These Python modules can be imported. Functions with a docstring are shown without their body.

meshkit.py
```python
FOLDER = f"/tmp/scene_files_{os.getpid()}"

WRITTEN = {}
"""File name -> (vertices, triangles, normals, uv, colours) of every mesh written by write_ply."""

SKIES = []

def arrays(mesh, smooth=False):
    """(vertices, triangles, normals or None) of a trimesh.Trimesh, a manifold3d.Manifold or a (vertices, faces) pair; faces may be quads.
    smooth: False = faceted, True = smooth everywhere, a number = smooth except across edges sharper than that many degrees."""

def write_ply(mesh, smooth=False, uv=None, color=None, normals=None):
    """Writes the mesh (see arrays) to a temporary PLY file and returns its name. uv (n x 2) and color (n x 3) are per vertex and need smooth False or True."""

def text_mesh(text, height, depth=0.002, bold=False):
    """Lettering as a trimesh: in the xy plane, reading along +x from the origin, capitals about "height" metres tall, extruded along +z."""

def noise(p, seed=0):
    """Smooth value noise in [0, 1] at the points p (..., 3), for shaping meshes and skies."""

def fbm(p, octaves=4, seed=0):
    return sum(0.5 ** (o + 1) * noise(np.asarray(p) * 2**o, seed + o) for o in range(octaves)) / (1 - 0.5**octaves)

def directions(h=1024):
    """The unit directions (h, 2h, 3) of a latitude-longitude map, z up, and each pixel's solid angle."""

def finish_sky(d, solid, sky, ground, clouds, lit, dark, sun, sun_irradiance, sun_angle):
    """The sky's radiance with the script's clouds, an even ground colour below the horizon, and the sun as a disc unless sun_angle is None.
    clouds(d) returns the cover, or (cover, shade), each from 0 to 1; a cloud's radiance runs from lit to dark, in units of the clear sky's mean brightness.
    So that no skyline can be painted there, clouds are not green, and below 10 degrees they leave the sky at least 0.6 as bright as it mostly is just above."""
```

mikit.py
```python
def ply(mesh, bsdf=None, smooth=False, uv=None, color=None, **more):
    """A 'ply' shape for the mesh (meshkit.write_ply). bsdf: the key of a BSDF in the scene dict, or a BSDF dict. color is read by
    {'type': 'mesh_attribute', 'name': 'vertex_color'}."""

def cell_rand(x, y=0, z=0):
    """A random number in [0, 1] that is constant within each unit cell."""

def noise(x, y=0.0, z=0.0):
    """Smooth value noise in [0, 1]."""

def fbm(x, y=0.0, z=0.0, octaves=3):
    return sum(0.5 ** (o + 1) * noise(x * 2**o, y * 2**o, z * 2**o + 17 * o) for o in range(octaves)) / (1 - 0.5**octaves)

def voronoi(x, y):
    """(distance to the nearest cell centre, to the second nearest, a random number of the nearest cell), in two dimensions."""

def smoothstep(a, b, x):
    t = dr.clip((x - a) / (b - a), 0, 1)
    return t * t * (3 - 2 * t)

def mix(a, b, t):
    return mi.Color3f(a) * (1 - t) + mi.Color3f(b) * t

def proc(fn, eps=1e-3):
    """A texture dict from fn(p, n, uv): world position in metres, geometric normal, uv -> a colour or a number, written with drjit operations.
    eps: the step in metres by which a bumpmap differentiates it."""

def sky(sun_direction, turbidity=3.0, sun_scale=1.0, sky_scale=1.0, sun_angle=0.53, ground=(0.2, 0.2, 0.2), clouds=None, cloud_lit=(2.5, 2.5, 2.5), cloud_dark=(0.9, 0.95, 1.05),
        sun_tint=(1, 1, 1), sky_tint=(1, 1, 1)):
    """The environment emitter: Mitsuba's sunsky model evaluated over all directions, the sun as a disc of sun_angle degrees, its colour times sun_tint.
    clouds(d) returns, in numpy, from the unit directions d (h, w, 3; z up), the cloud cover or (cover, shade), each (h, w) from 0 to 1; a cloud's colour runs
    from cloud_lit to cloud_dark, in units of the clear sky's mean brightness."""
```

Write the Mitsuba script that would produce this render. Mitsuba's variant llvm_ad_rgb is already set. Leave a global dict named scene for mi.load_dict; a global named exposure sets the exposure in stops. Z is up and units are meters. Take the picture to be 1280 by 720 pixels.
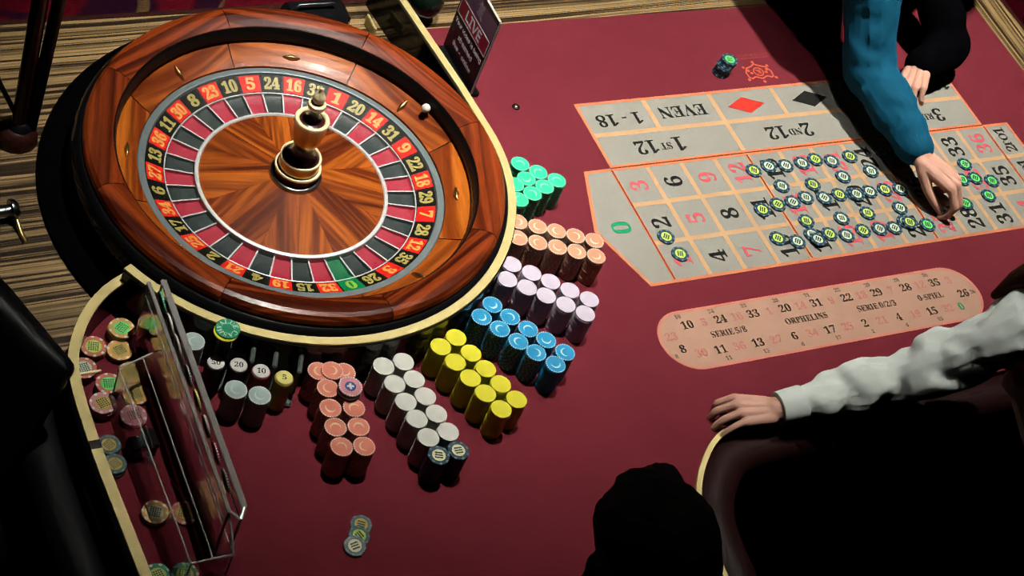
import math, random
import numpy as np, trimesh, manifold3d as m3
import drjit as dr
import mitsuba as mi
import mikit, meshkit
from mikit import proc, noise, fbm, mix, smoothstep, cell_rand
from shapely.geometry import Polygon, MultiPolygon, LineString, Point, box as sbox
from shapely import affinity
from shapely.ops import unary_union

random.seed(7); rng = np.random.default_rng(7)
T = mi.ScalarTransform4f
TT = 0.92                       # height of the felt; every table object is modelled with the felt at z = 0
scene, labels = {}, {}
exposure = 3.75

# ------------------------------------------------------------------ camera
CAM = np.array([-2.10408695, -1.78505674, 2.58413212 + TT])
FWD = np.array([0.477333, 0.508898, -0.716363]); DOWN = np.array([-0.130927, -0.764944, -0.630649])
scene['camera'] = {'type': 'perspective', 'fov': math.degrees(2 * math.atan(640 / 2200.0)), 'fov_axis': 'x', 'near_clip': 0.05, 'far_clip': 60.0,
                   'to_world': T().look_at(origin=CAM.tolist(), target=(CAM + FWD).tolist(), up=(-DOWN).tolist())}

# ------------------------------------------------------------------ lamps: (x, y, height over the felt, lens radius, can depth, power)
LAMPS = [(0.95, 0.62, 4.20, 0.085, 0.36, 830.0), (-0.50, 0.45, 4.20, 0.085, 0.55, 900.0)]
ROOM_LAMPS = [(-1.0, 4.6, 4.30, 0.12, 70.0), (3.6, 4.0, 4.30, 0.12, 40.0)]

# ------------------------------------------------------------------ helpers
def cat(ms): return trimesh.util.concatenate(ms)
def lift(m):
    m = m.copy(); m.apply_translation([0, 0, TT]); return m
def numbered(name):
    if name not in taken: taken.add(name); return name
    i = 1
    while '%s_%03d' % (name, i) in taken: i += 1
    k = '%s_%03d' % (name, i); taken.add(k); return k
taken = set()
def add(name, mesh, mat, parent=None, smooth=False, uv=None, color=None, label=None, kind=None, raised=True, to_world=None):
    key = numbered((parent + '__' if parent else '') + name)
    if isinstance(mesh, dict): d = dict(mesh)
    else: d = mikit.ply(lift(mesh) if raised else mesh, mat, smooth=smooth, uv=uv, color=color)
    if mat is not None: d['bsdf'] = {'type': 'ref', 'id': mat}
    if to_world is not None: d['to_world'] = to_world
    scene[key] = d
    if label or kind:
        labels[key] = {}
        if label: labels[key]['label'] = label
        if kind: labels[key]['kind'] = kind
    return key
def thing(name, label, category, group=None):
    key = numbered(name); labels[key] = {'label': label, 'category': category}
    if group: labels[key]['group'] = group
    return key
def tag(key, label, category, group=None):
    labels.setdefault(key, {}).update({'label': label, 'category': category})
    if group: labels[key]['group'] = group
    return key
def lathe(prof, n=64, a0=0.0, a1=360.0, c=(0, 0)):
    prof = np.asarray(prof, float); full = abs(a1 - a0 - 360) < 1e-6
    a = np.radians(np.linspace(a0, a1, n + 1)); a = a[:-1] if full else a
    k = len(a); v = np.stack([c[0] + np.outer(prof[:, 0], np.cos(a)), c[1] + np.outer(prof[:, 0], np.sin(a)), np.repeat(prof[:, 1:2], k, 1)], -1).reshape(-1, 3)
    i, j = np.meshgrid(np.arange(len(prof) - 1), np.arange(k if full else k - 1), indexing='ij')
    j2 = (j + 1) % k
    q = np.stack([i * k + j, i * k + j2, (i + 1) * k + j2, (i + 1) * k + j], -1).reshape(-1, 4)
    f = np.vstack([q[:, [0, 1, 2]], q[:, [0, 2, 3]]])
    m = trimesh.Trimesh(v, f, process=False); m.update_faces(m.area_faces > 1e-13) ; return m
def prism(poly, h, z=0.0):
    ps = getattr(poly, 'geoms', [poly])
    m = cat([trimesh.creation.extrude_polygon(p, h, engine='earcut') for p in ps if not p.is_empty and p.area > 1e-9]); m.apply_translation([0, 0, z]); return m
def rbox(sx, sy, sz, b=0.004, c=(0, 0, 0)):
    x, y, z = sx / 2, sy / 2, sz / 2; b = min(b, x * .9, y * .9, z * .9)
    p = []
    for s in np.ndindex(2, 2, 2):
        s = np.array(s) * 2 - 1
        for d in ((1, 0, 0), (0, 1, 0), (0, 0, 1)):
            p.append(s * (np.array([x, y, z]) - b * (1 - np.array(d))))
    m = trimesh.convex.convex_hull(np.array(p)); m.apply_translation(c); return m
def tube(pts, r, n=10, caps=True):
    p = np.asarray(pts, float); r = np.broadcast_to(r, (len(p),))
    t = np.gradient(p, axis=0); t /= np.linalg.norm(t, axis=1, keepdims=True)
    a = np.cross(t[0], [0, 0, 1.0]); a = a if np.linalg.norm(a) > .1 else np.cross(t[0], [1.0, 0, 0]); fr = []
    for k in range(len(p)):
        a = a - t[k] * (a @ t[k]); a /= np.linalg.norm(a); fr.append((a.copy(), np.cross(t[k], a)))
    ang = np.arange(n) * 2 * np.pi / n
    v = np.concatenate([p[k] + r[k] * (np.cos(ang)[:, None] * fr[k][0] + np.sin(ang)[:, None] * fr[k][1]) for k in range(len(p))])
    f = []
    for k in range(len(p) - 1):
        for j in range(n):
            j2 = (j + 1) % n; f += [[k * n + j, k * n + j2, (k + 1) * n + j2], [k * n + j, (k + 1) * n + j2, (k + 1) * n + j]]
    if caps:
        v = np.vstack([v, p[0], p[-1]]); c0, c1 = len(v) - 2, len(v) - 1
        for j in range(n): f += [[c0, (j + 1) % n, j], [c1, (len(p) - 1) * n + j, (len(p) - 1) * n + (j + 1) % n]]
    return trimesh.Trimesh(v, np.array(f), process=False)
def strip(path, w, z0, z1):
    return prism(LineString(path).buffer(w / 2, cap_style=2, join_style=1), z1 - z0, z0)
def arc(c, r, a0, a1, n=48):
    a = np.radians(np.linspace(a0, a1, n)); return [(c[0] + r * math.cos(t), c[1] + r * math.sin(t)) for t in a]
def place_mesh(m, M):
    m = m.copy(); m.apply_transform(M); return m
def frame(o, x, y):
    x = np.asarray(x, float); x = x / np.linalg.norm(x); y = np.asarray(y, float); y = y - x * (y @ x); y /= np.linalg.norm(y)
    M = np.eye(4); M[:3, 0], M[:3, 1], M[:3, 2], M[:3, 3] = x, y, np.cross(x, y), o; return M

# serif lettering, one outline per character, 100 units to the capital's height
GLYPHS = {
 '0': '82|5,45 5,61 7,79 12,91 21,101 30,106 45,107 57,104 66,96 72,87 75,75 77,61 77,44 72,20 68,12 61,4 48,-1 34,-1 21,4 14,11 10,18 7,30/28,47 29,28 31,16 37,9 40,8 45,9 49,12 52,20 55,43 55,62 52,88 49,92 44,97 39,97 35,95 31,87 28,71',
 '1': '82|6,87 21,93 39,106 56,106 56,13 57,10 60,8 75,8 75,0 14,0 14,8 29,8 32,11 34,14 34,89 32,89 25,80 18,76 10,77 7,82',
 '2': '82|5,15 40,52 47,64 50,77 50,85 47,93 43,97 36,98 31,96 28,92 25,83 25,72 14,74 8,78 6,82 6,88 8,95 14,101 28,106 48,106 60,102 68,96 71,89 72,78 70,71 58,53 20,17 57,17 63,21 67,31 75,31 75,0 5,0',
 '3': '82|4,13 6,23 11,27 17,28 18,19 23,12 34,9 42,10 49,15 53,25 51,38 45,46 35,50 21,50 21,59 37,60 42,62 46,67 49,75 49,86 47,92 42,97 32,97 26,90 25,75 19,75 13,76 7,81 6,91 7,96 18,104 33,107 51,106 64,100 68,96 71,90 71,75 68,69 61,62 52,56 64,51 72,44 74,40 75,25 71,13 62,4 53,1 44,-1 26,-1 18,1 10,4',
 '4': '82|2,37 43,104 64,105 64,37 80,37 80,28 65,27 64,15 67,10 72,8 78,8 78,0 26,0 26,8 35,8 42,12 43,27 2,28/13,38 42,37 43,38 43,88 42,87',
 '5': '82|6,20 9,25 18,26 19,18 25,11 33,9 39,9 45,12 50,18 52,29 51,42 44,51 37,54 25,54 15,52 9,54 13,105 69,105 70,79 61,79 59,86 55,89 23,89 21,67 21,62 29,64 51,63 61,58 69,52 72,46 74,39 74,25 69,13 62,6 53,1 44,-1 27,-1 17,1 9,7 6,12',
 '6': '82|7,39 7,58 10,75 16,89 25,99 34,104 45,107 61,106 72,99 75,92 74,87 69,81 64,79 57,79 55,92 51,97 47,98 40,96 32,85 28,66 28,60 41,64 56,64 67,59 73,52 77,38 77,25 72,12 67,6 61,2 50,-1 37,-1 26,2 13,15 9,25/28,49 29,25 34,14 41,9 48,9 54,17 56,26 55,42 51,51 45,55 39,55 32,52',
 '7': '82|7,74 7,105 77,105 77,95 37,0 25,0 25,1 63,88 22,89 19,88 17,84 15,74',
 '8': '82|4,23 5,33 8,40 15,47 25,53 12,64 9,72 8,85 13,96 18,101 25,104 37,107 54,106 64,101 72,91 74,81 73,75 71,69 55,57 68,48 74,42 77,37 78,24 74,12 67,6 58,1 49,-1 31,-1 23,1 14,6 8,12/25,22 27,16 32,9 39,7 45,7 50,9 55,15 58,25 57,29 52,38 36,47 28,40 26,36/29,77 31,72 36,66 43,63 48,64 51,68 55,76 55,85 51,94 43,98 35,96 31,93 29,87',
 '9': '82|5,69 6,82 10,91 17,100 25,104 35,107 47,106 56,103 65,96 70,88 74,79 75,67 75,46 71,26 67,17 61,9 53,3 41,-1 23,-1 13,5 10,10 9,17 10,20 15,23 17,23 21,14 28,9 39,9 47,15 53,29 55,48 54,49 48,44 39,40 29,40 22,42 15,46 9,53 6,60/26,68 30,57 36,52 45,52 53,58 55,60 54,77 51,87 46,94 39,97 35,96 30,91 27,82',
 'A': '96|-2,4 4,6 8,10 44,101 45,102 49,102 84,19 90,7 94,4 97,4 97,0 50,0 51,4 58,5 62,9 61,14 55,29 22,28 17,14 17,9 20,5 28,4 28,0 -2,0/25,36 53,35 39,68 37,67',
 'B': '97|4,0 4,4 11,5 15,8 17,16 16,88 11,95 4,96 4,100 61,99 70,98 79,93 86,85 87,71 83,64 80,61 66,54 80,48 89,40 92,28 91,20 88,13 80,6 64,1/40,12 42,7 45,6 53,6 59,8 64,15 66,20 66,35 63,43 57,48 50,50 40,50/40,56 46,55 52,57 56,58 61,64 63,72 62,83 59,90 53,94 45,95 41,92',
 'C': '102|6,47 6,60 9,71 17,85 29,95 37,99 49,102 63,102 82,96 87,96 91,98 92,102 96,102 96,67 91,68 85,81 76,91 66,96 53,97 46,94 39,87 34,76 32,63 31,46 33,34 36,21 41,14 52,6 60,5 67,6 80,11 94,23 98,19 90,9 83,4 72,-1 61,-2 44,-1 29,4 18,14 12,22 7,34',
 'D': '109|3,96 3,100 61,99 75,96 87,89 94,81 99,73 102,58 101,34 99,26 93,15 83,7 67,1 58,0 4,0 4,4 13,6 16,11 16,88 15,92 12,94/40,12 42,7 45,6 54,6 63,9 70,17 76,34 77,61 72,79 69,85 64,91 51,95 43,94 40,88',
 'E': '97|3,0 3,4 10,4 14,7 17,14 17,85 14,93 9,96 4,96 4,100 87,100 87,70 84,70 81,82 72,91 56,94 47,94 41,92 40,88 40,54 50,55 55,57 61,65 63,75 67,75 67,26 63,26 61,38 56,45 47,48 40,48 40,13 41,9 46,6 58,6 69,9 78,13 83,19 90,31 94,31 88,0',
 'F': '88|3,96 3,100 87,99 86,70 83,70 80,80 77,86 69,92 58,94 45,94 42,94 40,90 40,54 48,55 54,57 59,64 62,75 66,76 66,26 63,26 60,38 55,45 48,48 40,48 40,14 41,9 45,6 56,4 56,0 4,0 4,4 13,6 16,12 17,84 16,88 13,93',
 'G': '111|6,42 6,58 10,74 18,85 29,95 37,99 49,102 63,102 72,100 83,96 86,96 90,98 91,102 96,102 96,67 91,68 85,81 73,93 63,97 54,97 45,93 39,87 34,75 32,58 32,42 35,24 42,11 51,4 55,3 66,3 71,5 75,12 75,32 71,38 60,40 61,44 110,44 110,40 102,39 98,34 98,6 85,1 69,-2 49,-2 37,1 25,8 15,18 10,28',
 'H': '115|4,0 4,4 11,5 15,8 17,16 17,85 15,92 10,95 4,96 4,100 53,100 53,96 44,94 41,90 41,55 75,56 75,88 72,94 62,96 62,100 111,100 111,96 103,94 99,88 99,12 103,6 111,4 111,0 62,0 62,4 71,6 74,10 74,48 40,48 41,11 43,6 53,4 53,0',
 'I': '57|3,0 3,4 13,7 17,14 17,88 14,94 3,96 3,100 53,100 53,96 44,94 41,92 40,87 40,15 42,8 45,6 54,4 54,0',
 'J': '72|-1,1 1,12 6,16 11,17 17,15 20,9 20,3 17,-4 19,-8 27,-9 30,-5 32,-2 33,84 30,92 25,95 17,96 17,99 69,100 69,96 60,94 56,89 56,12 54,4 50,-4 44,-10 37,-13 18,-14 6,-9 1,-4',
 'K': '112|4,0 4,4 9,4 14,7 17,14 17,86 15,91 11,95 4,96 4,100 53,99 53,96 43,94 41,90 41,53 72,84 76,89 76,93 75,94 64,96 64,100 107,99 107,96 97,95 86,89 60,63 103,9 109,4 114,4 114,0 61,0 61,4 70,4 73,6 73,9 44,46 40,43 41,11 43,6 53,4 53,0',
 'L': '93|4,0 4,4 11,5 15,8 17,16 16,89 12,94 4,96 4,100 55,100 55,96 44,94 41,92 40,87 41,10 43,8 46,6 58,6 71,9 78,14 82,19 90,34 94,34 88,0',
 'M': '139|3,0 3,4 10,5 15,8 17,14 17,87 15,92 13,94 3,96 3,100 41,99 69,33 98,99 136,99 136,96 129,95 125,92 123,86 123,14 125,8 127,5 135,4 135,0 87,0 87,4 95,6 99,12 99,83 63,0 59,0 58,1 26,78 24,81 23,12 27,6 37,4 37,0',
 'N': '108|4,99 34,100 85,38 85,89 82,94 72,96 72,99 105,100 105,96 97,94 93,88 93,-2 88,-2 86,0 24,75 24,10 27,6 37,4 37,0 4,0 4,4 13,6 17,12 17,85 8,95 4,96',
 'O': '115|6,43 7,64 15,80 22,89 29,94 41,100 49,102 70,101 78,99 89,93 98,85 102,79 109,61 109,39 106,29 101,20 93,11 84,4 67,-2 52,-2 45,-1 36,2 27,7 17,16 12,23 8,34/32,40 33,31 37,17 43,9 48,5 56,2 63,3 70,6 76,13 80,21 83,36 83,63 79,79 73,89 68,94 61,97 50,96 45,94 39,87 33,71',
 'P': '91|4,0 4,4 11,5 15,8 17,16 17,85 15,92 10,95 4,96 4,100 62,99 73,97 82,91 86,87 90,77 89,65 85,56 77,50 69,47 40,44 41,11 43,6 53,4 53,0/40,51 48,50 55,52 61,57 63,61 64,66 63,82 61,89 55,93 45,94 41,92',
 'Q': '115|6,43 6,57 10,71 20,87 29,94 41,100 56,102 72,101 85,95 98,85 106,71 109,56 109,44 107,32 99,17 88,7 74,1 73,-1 77,-8 84,-14 95,-18 108,-16 109,-20 94,-25 75,-25 58,-20 49,-13 41,0 28,6 17,17 9,30/32,41 36,20 41,12 46,6 53,3 60,2 68,5 75,11 79,19 82,31 83,57 82,71 78,81 70,93 61,97 53,97 45,94 40,89 36,82 33,71',
 'R': '104|4,0 4,4 11,5 15,8 17,16 17,85 15,92 10,95 4,96 4,100 61,99 77,96 85,91 88,87 91,78 90,64 85,56 71,50 70,48 95,10 101,4 106,4 106,0 74,0 43,47 40,46 40,13 42,8 46,5 53,4 53,0/40,52 51,52 55,53 61,56 65,62 66,68 66,83 62,90 55,94 45,94 41,91',
 'S': '85|9,34 14,34 16,26 20,16 27,9 33,5 41,3 48,4 54,6 59,11 61,20 58,29 50,35 26,47 17,55 11,67 11,79 16,91 22,97 28,100 42,102 67,98 69,99 71,102 74,102 74,70 71,70 67,79 63,86 57,93 50,96 40,98 35,96 28,91 26,86 27,78 33,71 64,56 76,44 79,36 79,23 74,11 64,2 54,-1 45,-2 34,-2 21,2 17,2 13,-2 9,-2',
 'T': '93|2,70 2,100 90,99 90,69 86,70 84,80 81,86 76,91 66,94 58,95 58,14 60,7 65,4 72,4 72,0 20,0 20,4 28,5 32,8 34,15 34,95 26,94 17,91 11,84 7,76 7,71',
 'U': '108|3,96 3,100 53,100 53,96 43,94 40,89 40,23 42,15 47,9 53,6 64,5 74,8 80,13 84,20 86,28 86,87 82,94 72,96 72,99 104,100 104,96 97,94 94,91 93,87 92,27 89,15 82,5 69,-1 52,-3 34,0 28,3 22,9 18,18 16,29 16,87 13,93',
 'V': '94|-3,96 -3,100 46,100 46,96 39,96 34,92 34,87 57,33 78,88 76,94 66,96 66,100 97,100 97,96 91,95 87,91 83,84 50,-3 46,-2 7,89 3,94',
 'W': '134|-4,99 40,99 40,96 35,96 31,93 31,88 49,35 66,76 61,92 57,95 50,96 50,100 96,100 96,96 91,96 87,94 87,87 104,38 120,87 119,94 110,96 110,100 137,100 137,96 130,92 126,85 98,-2 93,-2 69,66 43,0 42,-2 37,-2 6,89 3,94 -4,96',
 'X': '103|2,4 11,6 18,13 42,46 17,85 8,95 3,96 3,100 53,100 53,96 44,95 42,92 42,90 58,64 74,89 74,92 71,95 64,96 64,100 101,99 101,96 92,95 83,88 62,58 92,10 98,4 102,4 102,0 52,0 52,4 61,5 64,9 61,17 46,39 31,19 27,10 30,5 38,4 38,0 2,0',
 'Y': '93|-3,96 -3,100 45,100 45,96 36,94 34,93 34,90 55,51 76,86 75,93 71,96 65,96 64,99 96,100 96,96 90,94 85,87 59,45 60,10 63,6 72,4 72,0 22,0 22,4 30,5 34,10 35,39 7,90 3,94',
 'Z': '97|4,2 60,94 45,94 30,92 25,89 20,84 13,69 10,69 12,99 89,100 89,96 34,7 56,6 66,8 74,12 83,20 89,36 93,36 90,1 4,0',
 '-': '47|6,45 41,45 42,34 6,34',
 '/': '55|2,0 39,102 40,105 53,105 15,1',
}

def _glyph(ch):
    adv, body = GLYPHS[ch].split('|'); ps = []
    for poly in body.split('#'):
        rings = [[tuple(map(float, q.split(','))) for q in r.split()] for r in poly.split('/')]
        ps.append(Polygon(rings[0], rings[1:]).buffer(0))
    return float(adv), unary_union(ps)
GL = {k: _glyph(k) for k in GLYPHS}; del GL
GLY = {k: _glyph(k) for k in GLYPHS}
def text_shape(s, h, track=0.0, widen=1.0):
    """Shapely outline of serif text, centred on the origin, capitals h metres tall."""
    x, out = 0.0, []
    for ch in s:
        if ch == ' ': x += 34; continue
        adv, g = GLY[ch]; out.append(affinity.translate(g, x, 0)); x += adv + track
    g = unary_union(out); x0, y0, x1, y1 = g.bounds
    k = h / 100.0
    return affinity.affine_transform(g, [k * widen, 0, 0, k, -k * widen * (x0 + x1) / 2, -k * 50])
def print_text(s, h, x, y, rot, z, th=0.0003, track=0.0, widen=1.0):
    g = affinity.rotate(text_shape(s, h, track, widen), rot, origin=(0, 0))
    return prism(affinity.translate(g, x, y), th, z)

# ------------------------------------------------------------------ materials
def rgb(c): return {'type': 'rgb', 'value': [float(v) for v in c]}
def srgb(r, g, b): return tuple(((v / 255.0 + 0.055) / 1.055) ** 2.4 if v > 10 else v / 255.0 / 12.92 for v in (r, g, b))
ALB = 0.32                      # every reflectance is scaled by this; the exposure makes up for it
def mat(key, color, rough=0.5, metal=0.0, coat=0.0, spec=0.5, two=True, sheen=0.0):
    k = ALB if metal < .5 else .5
    color = proc(lambda p, n, uv, fn=color: fn(p, n, uv) * k) if callable(color) else tuple(v * k for v in color)
    spec *= .42; coat *= .42
    d = {'type': 'principled', 'base_color': color if isinstance(color, dict) else rgb(color), 'roughness': rough, 'metallic': metal, 'specular': spec}
    if coat: d['clearcoat'] = coat; d['clearcoat_gloss'] = 0.95
    if sheen: d['sheen'] = sheen
    scene[key] = {'type': 'twosided', 'bsdf': d} if two else d
    return key
def f_felt(p, n, uv):
    a = fbm(p.x * 9, p.y * 9, 0.0, 3); b = noise(p.x * 900, p.y * 900, 1.0)
    return mi.Color3f(0.205, 0.027, 0.041) * (0.88 + 0.16 * a + 0.12 * b)
mat('felt', f_felt, 0.95, spec=0.1, sheen=0.2)
def f_print(p, n, uv):
    b = noise(p.x * 700, p.y * 700, 2.0); a = fbm(p.x * 14, p.y * 14, 3.0, 2)
    return mi.Color3f(0.375, 0.368, 0.322) * (0.93 + 0.07 * b + 0.06 * a)
mat('print_grey', f_print, 0.9, spec=0.15)
mat('print_band', (0.68, 0.42, 0.22), 0.9, spec=0.15)
mat('print_orange', (0.80, 0.27, 0.13), 0.9, spec=0.15)
mat('print_brown', (0.22, 0.035, 0.008), 0.9, spec=0.15)
mat('print_black', (0.018, 0.018, 0.016), 0.9, spec=0.15)
mat('print_red', (0.80, 0.12, 0.15), 0.9, spec=0.15)
mat('print_scarlet', (0.72, 0.05, 0.035), 0.9, spec=0.15)
mat('print_green', (0.02, 0.36, 0.16), 0.9, spec=0.15)
mat('print_pink', (0.78, 0.27, 0.20), 0.9, spec=0.15)
mat('print_beige', (0.60, 0.36, 0.26), 0.9, spec=0.15)
mat('print_faint', (0.66, 0.22, 0.18), 0.9, spec=0.15)
mat('print_dim', (0.15, 0.10, 0.08), 0.9, spec=0.15)
mat('crest_orange', (0.75, 0.15, 0.07), 0.9, spec=0.15)
mat('crest_dim', (0.36, 0.06, 0.05), 0.9, spec=0.15)

def f_zebra(p, n, uv):
    w = fbm(uv.x * 1.6, uv.y * 7, 4.0, 2) * 0.035
    a = noise(uv.x * 1.0, (uv.y + w) * 170, 1.0); b = noise(uv.x * 2.0, (uv.y + w) * 420, 2.0); c = noise(uv.x * 30, uv.y * 500, 3.0)
    t = smoothstep(0.36, 0.70, a * 0.55 + b * 0.45); d = noise(uv.x * 0.8, uv.y * 18, 9.0)
    return mix(mi.Color3f(0.035, 0.019, 0.007), mi.Color3f(0.42, 0.285, 0.13), t) * (0.72 + 0.4 * d) * (0.85 + 0.3 * c)
mat('zebrano', f_zebra, 0.32, coat=0.6)
def wood(dark, light, fu=3.0, fv=60.0, warp=0.05):
    def f(p, n, uv):
        w = fbm(uv.x * 2.2, uv.y * 9, 5.0, 2) * warp
        a = noise(uv.x * fu, (uv.y + w) * fv, 1.0); b = noise(uv.x * fu * 2, (uv.y + w) * fv * 2.7, 2.0); c = noise(uv.x * 40, uv.y * 900, 3.0)
        t = smoothstep(0.22, 0.80, a * 0.6 + b * 0.4)
        return mix(mi.Color3f(*dark), mi.Color3f(*light), t) * (0.85 + 0.3 * c)
    return f
mat('rim_wood', wood((0.060, 0.007, 0.002), (0.32, 0.050, 0.009), 0.8, 80, 0.012), 0.3, coat=0.12, spec=0.2)
mat('apron_wood', wood((0.21, 0.032, 0.004), (0.62, 0.16, 0.018), 2.2, 50), 0.34, coat=0.10, spec=0.2)
mat('apron_wood_b', wood((0.17, 0.026, 0.004), (0.54, 0.13, 0.016), 2.2, 55), 0.34, coat=0.10, spec=0.2)
mat('cone_wood', wood((0.15, 0.022, 0.003), (0.48, 0.115, 0.012), 5, 70), 0.5, coat=0.0, spec=0.12)
mat('cone_wood_b', wood((0.09, 0.013, 0.002), (0.36, 0.075, 0.009), 5, 70), 0.5, coat=0.0, spec=0.12)
mat('gloss_black', (0.005, 0.005, 0.006), 0.12, coat=0.5, spec=0.3)
mat('satin_black', (0.006, 0.006, 0.007), 0.4, spec=0.3)
mat('track_black', (0.004, 0.004, 0.004), 0.3, spec=0.25)
scene['well_black'] = {'type': 'twosided', 'bsdf': {'type': 'diffuse', 'reflectance': rgb((.0006, .0006, .0007))}}
mat('steel_grey', (0.22, 0.28, 0.29), 0.35, metal=0.35, spec=0.6)
mat('steel_light', (0.62, 0.65, 0.64), 0.38, metal=0.5)
mat('seam_dark', (0.01, 0.006, 0.004), 0.6)
mat('chrome', (0.62, 0.66, 0.68), 0.18, metal=1.0)
mat('chrome_soft', (0.48, 0.52, 0.54), 0.34, metal=1.0)
mat('gold', (0.80, 0.58, 0.22), 0.24, metal=1.0)
mat('gold_bright', (1.0, 0.86, 0.50), 0.38, metal=0.5)
mat('brass_trim', (0.66, 0.55, 0.24), 0.42, metal=0.55)
mat('gold_print', (0.62, 0.44, 0.10), 0.45, metal=0.3)
mat('tile_red', (0.78, 0.022, 0.014), 0.5, spec=0.2)
mat('tile_black', (0.006, 0.006, 0.004), 0.5, spec=0.2)
mat('tile_green', (0.0, 0.22, 0.07), 0.5, spec=0.2)
mat('digit_orange', (0.95, 0.36, 0.08), 0.5)
mat('digit_gold', (0.42, 0.36, 0.10), 0.5)
mat('digit_lime', (0.22, 0.50, 0.06), 0.5)
mat('pocket_red', (0.43, 0.018, 0.045), 0.5)
mat('pocket_black', (0.018, 0.032, 0.030), 0.5)
mat('pocket_green', (0.0, 0.16, 0.055), 0.5)
mat('ivory', (0.80, 0.78, 0.70), 0.25, coat=0.6)
mat('leather', (0.022, 0.006, 0.006), 0.5, spec=0.15)
mat('leather_black', (0.005, 0.005, 0.007), 0.4, spec=0.2)
mat('dark_wood', (0.030, 0.007, 0.004), 0.22, coat=0.8)
mat('brown_gloss', (0.045, 0.010, 0.007), 0.2, coat=0.8)
mat('dark_green_glass', (0.002, 0.010, 0.005), 0.06, coat=1.0)
scene['acrylic'] = {'type': 'thindielectric', 'int_ior': 1.49}
mat('acrylic_edge', (0.62, 0.60, 0.56), 0.35, coat=0.5)
mat('acrylic_frost', (0.30, 0.29, 0.27), 0.35, coat=0.5)
mat('acrylic_smoke', (0.11, 0.13, 0.12), 0.2, coat=0.8)
CHIP = {'coral': (0.88, 0.25, 0.155), 'white': (0.82, 0.83, 0.75), 'yellow': (0.93, 0.86, 0.03), 'blue': (0.012, 0.36, 0.70), 'lilac': (0.76, 0.68, 0.82),
        'tan': (0.76, 0.37, 0.21), 'green': (0.03, 0.80, 0.38), 'grey': (0.42, 0.56, 0.52), 'navy': (0.014, 0.055, 0.085), 'amber': (0.86, 0.47, 0.12),
        'salmon': (0.72, 0.20, 0.12), 'pink': (0.74, 0.30, 0.34), 'slate': (0.07, 0.14, 0.14), 'olive': (0.05, 0.045, 0.02), 'teal': (0.01, 0.16, 0.18), 'ruby': (0.42, 0.02, 0.04), 'jade': (0.0, 0.34, 0.16)}
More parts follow.
